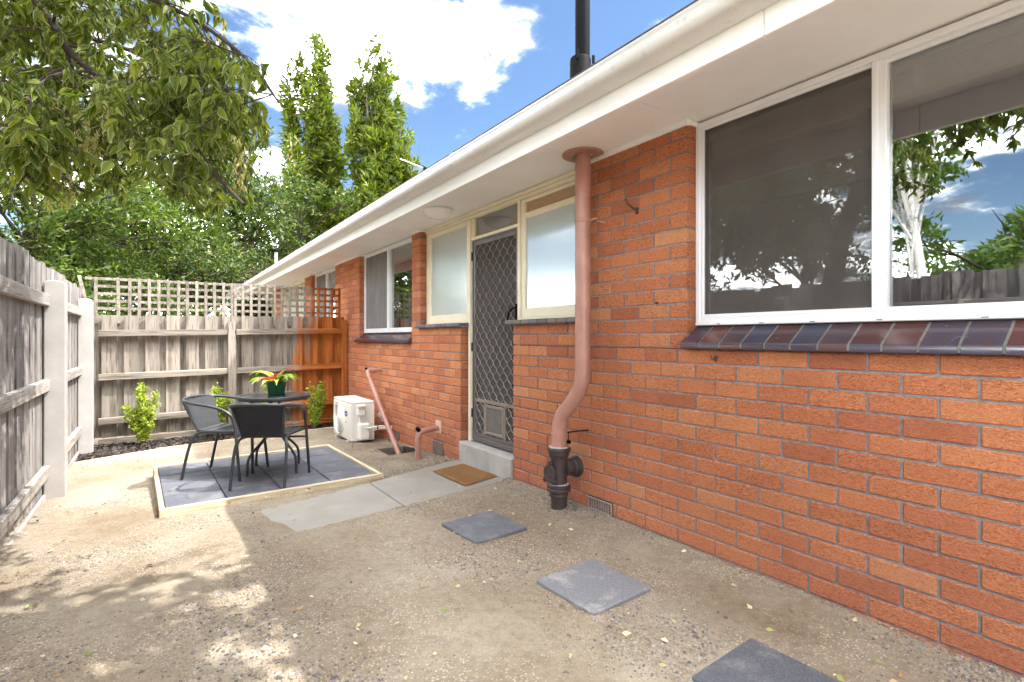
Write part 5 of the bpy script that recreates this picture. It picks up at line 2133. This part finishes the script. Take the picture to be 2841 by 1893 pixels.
def backdrop():
    specs = [  # px, py of crown centre, depth, rx, rz, leaves, label, mat
        (70, 520, 12.5, 3.1, 2.5, 15000, 'dense bright green tree behind the left fence', 'leaf_back', .17, 3),
        (330, 500, 17.0, 3.6, 2.9, 15000, 'broad green tree behind the left half of the trellis', 'leaf_back', .20, 5),
        (545, 505, 20.0, 3.9, 3.5, 15000, 'green tree with flowering sprays behind the middle of the trellis', 'leaf_back2', .21, 7),
        (690, 560, 24.0, 3.5, 4.2, 11000, 'dark green tree below the left poplar beside the roof', 'leaf_back2', .24, 9),
        (215, 600, 14.5, 2.3, 1.3, 8000, 'low bushy tree just above the left end of the trellis', 'leaf_back', .15, 13),
        (470, 620, 16.0, 2.6, 1.1, 9000, 'low leafy tree just above the middle of the trellis', 'leaf_back2', .15, 17),
    ]
    for px, py, d, rx, rz, nl, lb, mt, lf, sd_ in specs:
        c = ray_pt(px, py, d)
        cl = blob_clumps(c, (rx, rx, rz), 34, rx * .33, sd_)
        clump_tree('garden_tree', lb, (c.x, c.y, -.2), c.z + rz, cl, nl, lf, .30, mt, 'bark', .16, 'trees behind the back fence', sd_, .0, (c.x, c.y, c.z + rz * .6))
    # low greenery just behind the trellis
    for i, (x, y, h, w, lb) in enumerate(((-.7, 10.4, 1.9, .8, 'low yellowish bush seen through the left end of the trellis'),
                                          (-2.0, 12.2, 2.3, 1.3, 'dark bush beyond the left fence behind the trellis end'), (2.0, 15.5, 2.6, 1.2, 'leafy bush at the far end of the house wall'), (.2, 14.0, 2.5, 1.5, 'wide leafy bush far behind the trellis'), (-1.0, 15.5, 2.6, 1.6, 'far green bush below the trees at the left'),
                                          (.7, 10.8, 1.8, .9, 'low dark bush seen through the middle of the trellis'))):
        cl = blob_clumps((x, y, h - .8), (w, w * .7, .75), 12, .36, 40 + i)
        clump_tree('neighbour_bush', lb, (x, y, -.2), h, cl, 4500, .13, .34, 'leaf_birch' if i == 0 else 'leaf_back2', 'bark', .05, None, 50 + i, .1, (x, y, h - .5))


backdrop()


def poplar(px, d, top_py, cols, label, seed):
    g = np.random.default_rng(seed)
    base = ray_pt(px, 700, d)
    z1 = ray_pt(px, top_py, d).z
    cl = []
    rg = Vector((math.cos(YAW), -math.sin(YAW), 0))
    fwd = Vector((math.sin(YAW), math.cos(YAW), 0))
    m = MB()
    for (off, zt, rad, zb) in cols:
        topz = 1.5 + (z1 - 1.5) * zt
        z = zb
        ph = g.uniform(0, 6)
        while z < topz:
            f = (z - zb) / (topz - zb)
            wdt = rad * (0.55 + .65 * math.sin(math.pi * min(1, f * .85 + .12))) * (1.0 if f < .9 else max(.35, (1 - f) / .1))
            p = base + rg * (off * (1 - .35 * f) + .22 * rad * math.sin(z * 1.1 + ph) + g.normal(0, .12)) + fwd * g.normal(0, .25 * rad)
            r0 = wdt * g.uniform(.30, .80)
            for q in range(2):
                a = g.uniform(0, 6.28)
                cl.append(((p.x + .72 * wdt * math.cos(a), p.y + .72 * wdt * math.sin(a), z + g.uniform(-.2, .3)), (r0 * .55, r0 * .55, r0 * g.uniform(1.4, 2.6))))
            z += rad * .36
        pts = [base + rg * off * (1 - .35 * s) + rg * (.22 * rad * math.sin((topz * s) * 1.1 + ph)) + Vector((0, 0, topz * s - base.z)) for s in np.linspace(.0, .97, 14)]
        m.tube(pts, [.16 * (1 - .85 * i / 13) + .015 for i in range(14)], 6, False)
        for _ in range(10):
            f = g.uniform(.15, .75)
            p0 = pts[int(f * 13)]
            e = p0 + rg * g.normal(0, .5 * rad) + Vector((0, 0, rad * g.uniform(1.2, 2.6)))
            m.tube([p0, p0.lerp(e, .5) + rg * .1, e], [.05, .035, .012], 4, False)
    t = clump_tree('poplar_tree', label, (base.x, base.y, -.2), z1, cl, 44000, .38, .28, 'leaf_pop', 'bark_b', .2, 'tall poplars behind the house', seed, .55,
                   (base.x, base.y, z1 * .9), limbs=False)
    m.build('branch', 'bark_b', t)


poplar(722, 28, 92, [(-.25, 1.0, 1.25, 2.0), (.75, .86, .85, 2.0), (-.85, .62, .75, 1.5), (1.05, .58, .7, 2), (0.1, .5, 1.5, 1.0)],
       'tall columnar poplar on the left, its top against the cloud', 61)
poplar(875, 27, 98, [(-.72, 1.0, 1.05, 2.0), (.35, .90, .95, 2.0), (1.45, .74, .85, 2.0), (2.1, .5, .7, 2), (-1.15, .6, .7, 2), (.3, .55, 1.5, 1)],
       'tall columnar poplar on the right, above the gutter', 67)


# trees beyond the left fence: they only show mirrored in the windows
def side_trees():
    x, y = -5.5, 3.25
    t = clump_tree('silver_birch', 'slender white-trunked birch mirrored in the big window', (x, y, -.1), 8.0,
                   blob_clumps((x, y, 5.0), (1.5, 1.5, 3.2), 22, .55, 71), 5000, .11, .6, 'leaf_birch', 'birchbark', .10, None, 71, -.4, (x + .2, y + .1, 7.6))
    for i, (x, y, h, w, lb) in enumerate(((-6.0, 8.8, 5.0, 2.0, 'bushy green tree beyond the side fence mirrored in the far windows'),
                                          (-6.8, 5.6, 6.6, 2.1, 'green tree beyond the side fence mirrored in the left window pane'),
                                          (-7.8, 2.6, 3.9, 2.2, 'low bright green tree beyond the side fence mirrored in the right pane'))):
        clump_tree('side_tree', lb, (x, y, -.1), h, blob_clumps((x, y, h * .58), (w, w, h * .38), 20, w * .33, 80 + i), 6500, .16, .34,
                   ('leaf_back', 'leaf_back2', 'leaf_birch')[i], 'bark', .14, 'trees beyond the side fence', 80 + i, 0, (x, y, h * .8))


side_trees()


# ================================================================== overhanging variegated maple
def make_leaf():
    """pointed leaf, green centre and cream margin, folded and drooping; unit length along +Y"""
    outl = [(0, 0), (.10, .12), (.185, .30), (.20, .46), (.155, .64), (.075, .82), (0, 1.0)]
    inn = [(0, .01), (.083, .13), (.158, .305), (.172, .46), (.128, .635), (.058, .80), (0, .95)]
    zf = lambda x, y: .42 * abs(x) - .20 * y * y
    m = MB()
    for s in (1, -1):
        n = len(outl)
        vs = [(s * x, y, zf(x, y)) for x, y in outl] + [(s * x * (1 + .12 * math.sin(7 * y + s)), y, zf(x, y) + .002) for x, y in inn]
        ax = [(0, y, zf(0, y)) for _, y in inn]
        f_m = [(i, i + 1, n + i + 1, n + i) for i in range(n - 1)]
        m.add(vs, f_m if s > 0 else [tuple(reversed(f)) for f in f_m], 1)
        vs2 = [vs[n + i] for i in range(n)] + ax
        f_i = [(i, i + 1, n + i + 1, n + i) for i in range(1, n - 2)] + [(0, 1, n + 1), (n - 2, n - 1, 2 * n - 2)]
        m.add(vs2, f_i if s > 0 else [tuple(reversed(f)) for f in f_i], 0)
    return m


def foreground_tree():
    g = np.random.default_rng(5)
    trunk = Vector((-2.2, 3.3, -.1))
    t = empty('variegated_maple', trunk)
    tag(t, 'overhanging tree with cream-edged leaves filling the upper left corner', 'tree')
    lm = make_leaf()
    unit = lm.mesh('leaf', ['leaf_green', 'leaf_cream'])
    UV_ = np.array(lm.v)
    UF = lm.f
    UM = np.array(lm.mi)

    wood = MB()
    fork = Vector((-2.0, 3.0, 2.3))
    wood.tube(crom([trunk, Vector((-2.2, 3.25, 1.0)), fork, Vector((-1.9, 2.6, 3.4)), Vector((-1.4, 2.2, 4.6))], 5), [.17 - .006 * i for i in range(21)], 10)
    leaves = []   # (pos, dir, size)

    # lower limit of the hanging foliage (picture positions at reference width 2353)
    lim_x = [-60, 0, 60, 150, 290, 380, 430, 520, 545, 600, 625, 645, 630, 600]
    def inside(p):
        q = proj(p)
        if q is None:
            return True
        px, py, d = q
        if py < -40 or px < -60:
            return True
        px += 22 * math.sin(py * .035 + d * 9) + 12 * math.sin(py * .11 + d * 23)
        py += 22 * math.sin(px * .041 + d * 7)
        if px > 672:
            return False
        low = np.interp(px, [-60, 0, 100, 200, 290, 330, 430, 500, 545, 580, 620, 645, 660], [470, 470, 490, 465, 455, 405, 480, 505, 500, 430, 390, 285, 240])
        top = np.interp(px, [-60, 480, 540, 590, 620, 645, 660], [-90, -90, 20, 75, 190, 240, 270])
        return top < py < low

    def sunclear(p):
        """keep the sunny strip of the yard open"""
        h = p.z + .03
        sx, sy = p.x - .51 * h, p.y + .36 * h
        if -.42 < sx < .5 and 3.15 < sy < 8.2:
            return False
        # back fence and its upper part
        if p.y < 8.1:
            k = (8.1 - p.y) / .36
            zz = p.z - k
            if zz > -.1 and zz < 2.0 and -.7 < p.x - .51 * k < 2.4:
                return False
        return True

    def spray(p0, p1, r0, dens=1.0, size=.085, sub=True, depth=0):
        """a twig with leaves in drooping pairs"""
        if not inside(p1) or not inside(p0.lerp(p1, .6)):
            return
        L = (p1 - p0).length
        sag = Vector((0, 0, -.10 * L))
        pts = crom([p0, p0.lerp(p1, .5) + Vector((0, 0, .04 * L)) + Vector(g.normal(0, .04 * L, 3)), p1 + sag], 5)
        wood.tube(pts, [r0 * (1 - .75 * i / (len(pts) - 1)) for i in range(len(pts))], 5, False)
        n = max(3, int(L / .052 * dens))
        for k in range(n):
            s = .12 + .88 * (k + g.uniform(0, .6)) / n
            i = min(int(s * (len(pts) - 1)), len(pts) - 2)
            p = pts[i].lerp(pts[i + 1], min(1, s * (len(pts) - 1) - i))
            # compound leaf: a hanging stalk with 3-5 leaflets
            side = Vector((g.normal(), g.normal(), 0)).normalized()
            st_end = p + side * g.uniform(.04, .09) + Vector((0, 0, -g.uniform(.01, .07)))
            wood.tube([p, st_end], .0012, 3, False)
            for j in range(int(g.integers(3, 6))):
                f = g.uniform(.45, 1.0)
                q = p.lerp(st_end, f)
                d = side * g.uniform(.1, .7) + Vector((g.normal(0, .5), g.normal(0, .5), -g.uniform(.35, 1.1)))
                leaves.append((q, d.normalized(), size * g.uniform(.65, 1.25)))
        if sub and L > .35:
            for _ in range(int(3 + L * 4)):
                s = g.uniform(.2, 1.0)
                i = min(int(s * (len(pts) - 1)), len(pts) - 2)
                d = (p1 - p0).normalized() * .7 + Vector((g.normal(0, .7), g.normal(0, .7), g.normal(-.25, .45)))
                ln = g.uniform(.16, .38)
                spray(pts[i], pts[i] + d.normalized() * ln, r0 * .45, dens, size, False)

    def limb(pts, r0, dens, size, twigs, ln=(.35, .75), spread=.8):
        P = crom(pts, 6)
        wood.tube(P, [r0 * (1 - .8 * i / (len(P) - 1)) + .003 for i in range(len(P))], 7, False)
        for k in range(twigs):
            s = .12 + .88 * k / max(1, twigs - 1)
            i = min(int(s * (len(P) - 1)), len(P) - 2)
            ax = (P[i + 1] - P[i]).normalized()
            d = ax * .6 + Vector((g.normal(0, spread), g.normal(0, spread), g.normal(-.05, spread * .6)))
            spray(P[i], P[i] + d.normalized() * g.uniform(*ln), r0 * .3 * (1 - .5 * s) + .002, dens, size)

    # limbs that hang into the picture, upper left
    a = lambda px, py, d: ray_pt(px, py, d)
    limb([fork, Vector((-1.35, 2.6, 3.2)), a(60, -10, 2.75), a(160, 120, 2.65), a(320, 250, 2.6), a(470, 380, 2.55), a(560, 470, 2.5)], .024, 1.0, .069, 39)
    limb([Vector((-1.7, 2.5, 3.6)), a(-40, -160, 2.6), a(180, -60, 2.5), a(400, 20, 2.4), a(560, 130, 2.35), a(640, 235, 2.3)], .013, 1.0, .069, 36)
    limb([fork, Vector((-1.5, 3.2, 2.9)), a(-70, 60, 3.1), a(60, 250, 3.1), a(120, 380, 3.1), a(190, 440, 3.05)], .028, 1.0, .069, 30)
    limb([Vector((-1.7, 2.5, 3.6)), a(-120, -60, 3.3), a(120, 60, 3.3), a(330, 130, 3.2), a(500, 260, 3.1), a(590, 360, 3.0)], .018, 1.0, .069, 33)
    limb([fork, a(-60, 180, 3.4), a(120, 240, 3.4), a(300, 340, 3.3), a(430, 450, 3.2)], .024, 1.0, .069, 30)
    limb([fork, a(-80, 300, 2.4), a(20, 360, 2.4), a(80, 420, 2.45)], .018, .9, .09, 10, (.2, .4))
    # crown over and behind the camera: throws the dappled shade and shows in the window panes
    top = Vector((-1.5, 2.2, 4.2))
    for tgt in ((1.4, 1.3, 3.7), (1.9, 1.5, 3.8), (1.3, .9, 3.5), (1.7, .8, 3.7), (2.1, 1.0, 3.8), (1.6, .3, 3.6), (1.2, .2, 3.4), (2.2, .4, 3.9),
                (1.0, 1.5, 3.4), (1.9, 1.2, 4.1), (.5, 1.3, 3.6), (.9, .6, 3.4), (.6, .1, 3.5), (-1.6, 1.4, 3.5), (-2.9, 2.8, 3.8)):
        e = Vector(tgt)
        midp = top.lerp(e, .5) + Vector((0, 0, .45))
        limb([top, midp, e.lerp(midp, .3) + Vector((0, 0, .1)), e], .030, .9, .105, 14, (.45, .95), .9)
    # seeds hang in bunches
    keep = [(p, d, s) for p, d, s in leaves if inside(p) and inside(p + d * s) and sunclear(p)]
    sc = []
    for p, d, s in keep:
        q = proj(p)
        v = s / q[2] if (q and 0 < q[0] < 2353 and 0 < q[1] < 1568) else 0
        sc.append(v)
    order = sorted(range(len(keep)), key=lambda i: -sc[i])
    mats = []
    for p, d, s in keep:
        z = -d.cross(Vector((g.normal(), g.normal(), g.normal() * .3))).normalized()
        if z.z < 0 and g.uniform() < .75:
            z = -z
        x = d.cross(z).normalized()
        x = x * g.uniform(.65, 1.15)
        z = z * g.uniform(.3, 2.2)
        mats.append(Matrix(((x.x * s, d.x * s, z.x * s, p.x), (x.y * s, d.y * s, z.y * s, p.y), (x.z * s, d.z * s, z.z * s, p.z), (0, 0, 0, 1))))
    for i in order[:300]:
        o = bpy.data.objects.new('leaf', unit)
        o.matrix_world = mats[i]
        COL.objects.link(o)
        o.parent = t
        o.matrix_parent_inverse = WORLD[t.name].inverted()
    rest = order[300:]
    Mx = np.array([[list(r) for r in mats[i]] for i in rest])
    H = np.concatenate([UV_, np.ones((len(UV_), 1))], 1)
    V = np.einsum('nij,kj->nki', Mx, H)[:, :, :3]
    me = bpy.data.meshes.new('foliage')
    nv = len(UV_)
    sizes = np.array([len(f) for f in UF])
    flat = np.concatenate([np.array(f) for f in UF])
    n = len(rest)
    me.vertices.add(n * nv)
    me.vertices.foreach_set('co', V.astype(np.float32).ravel())
    LI = (flat[None] + nv * np.arange(n)[:, None]).ravel()
    me.loops.add(len(LI))
    me.loops.foreach_set('vertex_index', LI.astype(np.int32))
    ss = np.tile(sizes, n)
    me.polygons.add(len(ss))
    me.polygons.foreach_set('loop_start', np.concatenate([[0], np.cumsum(ss)[:-1]]).astype(np.int32))
    me.materials.append(MATS['leaf_green'])
    me.materials.append(MATS['leaf_cream'])
    me.polygons.foreach_set('material_index', np.tile(UM, n).astype(np.int32))
    me.update(calc_edges=True)
    me.validate()
    o = link(bpy.data.objects.new('foliage', me), t)
    o['kind'] = 'stuff'
    # bunches of winged seeds
    P, D = [], []
    for (px, py, d) in ((160, 250, 2.7), (210, 290, 2.7), (110, 395, 3.0), (150, 420, 3.0), (330, 290, 2.7), (420, 330, 2.7), (350, 130, 2.6), (490, 70, 2.45),
                        (560, 300, 2.5), (480, 190, 2.5), (260, 200, 2.6), (90, 180, 2.8)):
        c = ray_pt(px, py, d)
        for _ in range(6):
            s0 = c + Vector(g.normal(0, .05, 3))
            for k in range(16):
                P.append(tuple(s0 + Vector((g.normal(0, .012), g.normal(0, .012), -.010 * k))))
                D.append((g.normal(0, .5), g.normal(0, .5), -1))
    o = leaf_cards('seed_bunch', np.array(P), np.array(D), .034, .011, 'seed', t)
    o['kind'] = 'stuff'
    wood.build('branch', 'bark', t, 60)
    print('maple leaves', len(leaves), 'kept', len(keep))


foreground_tree()
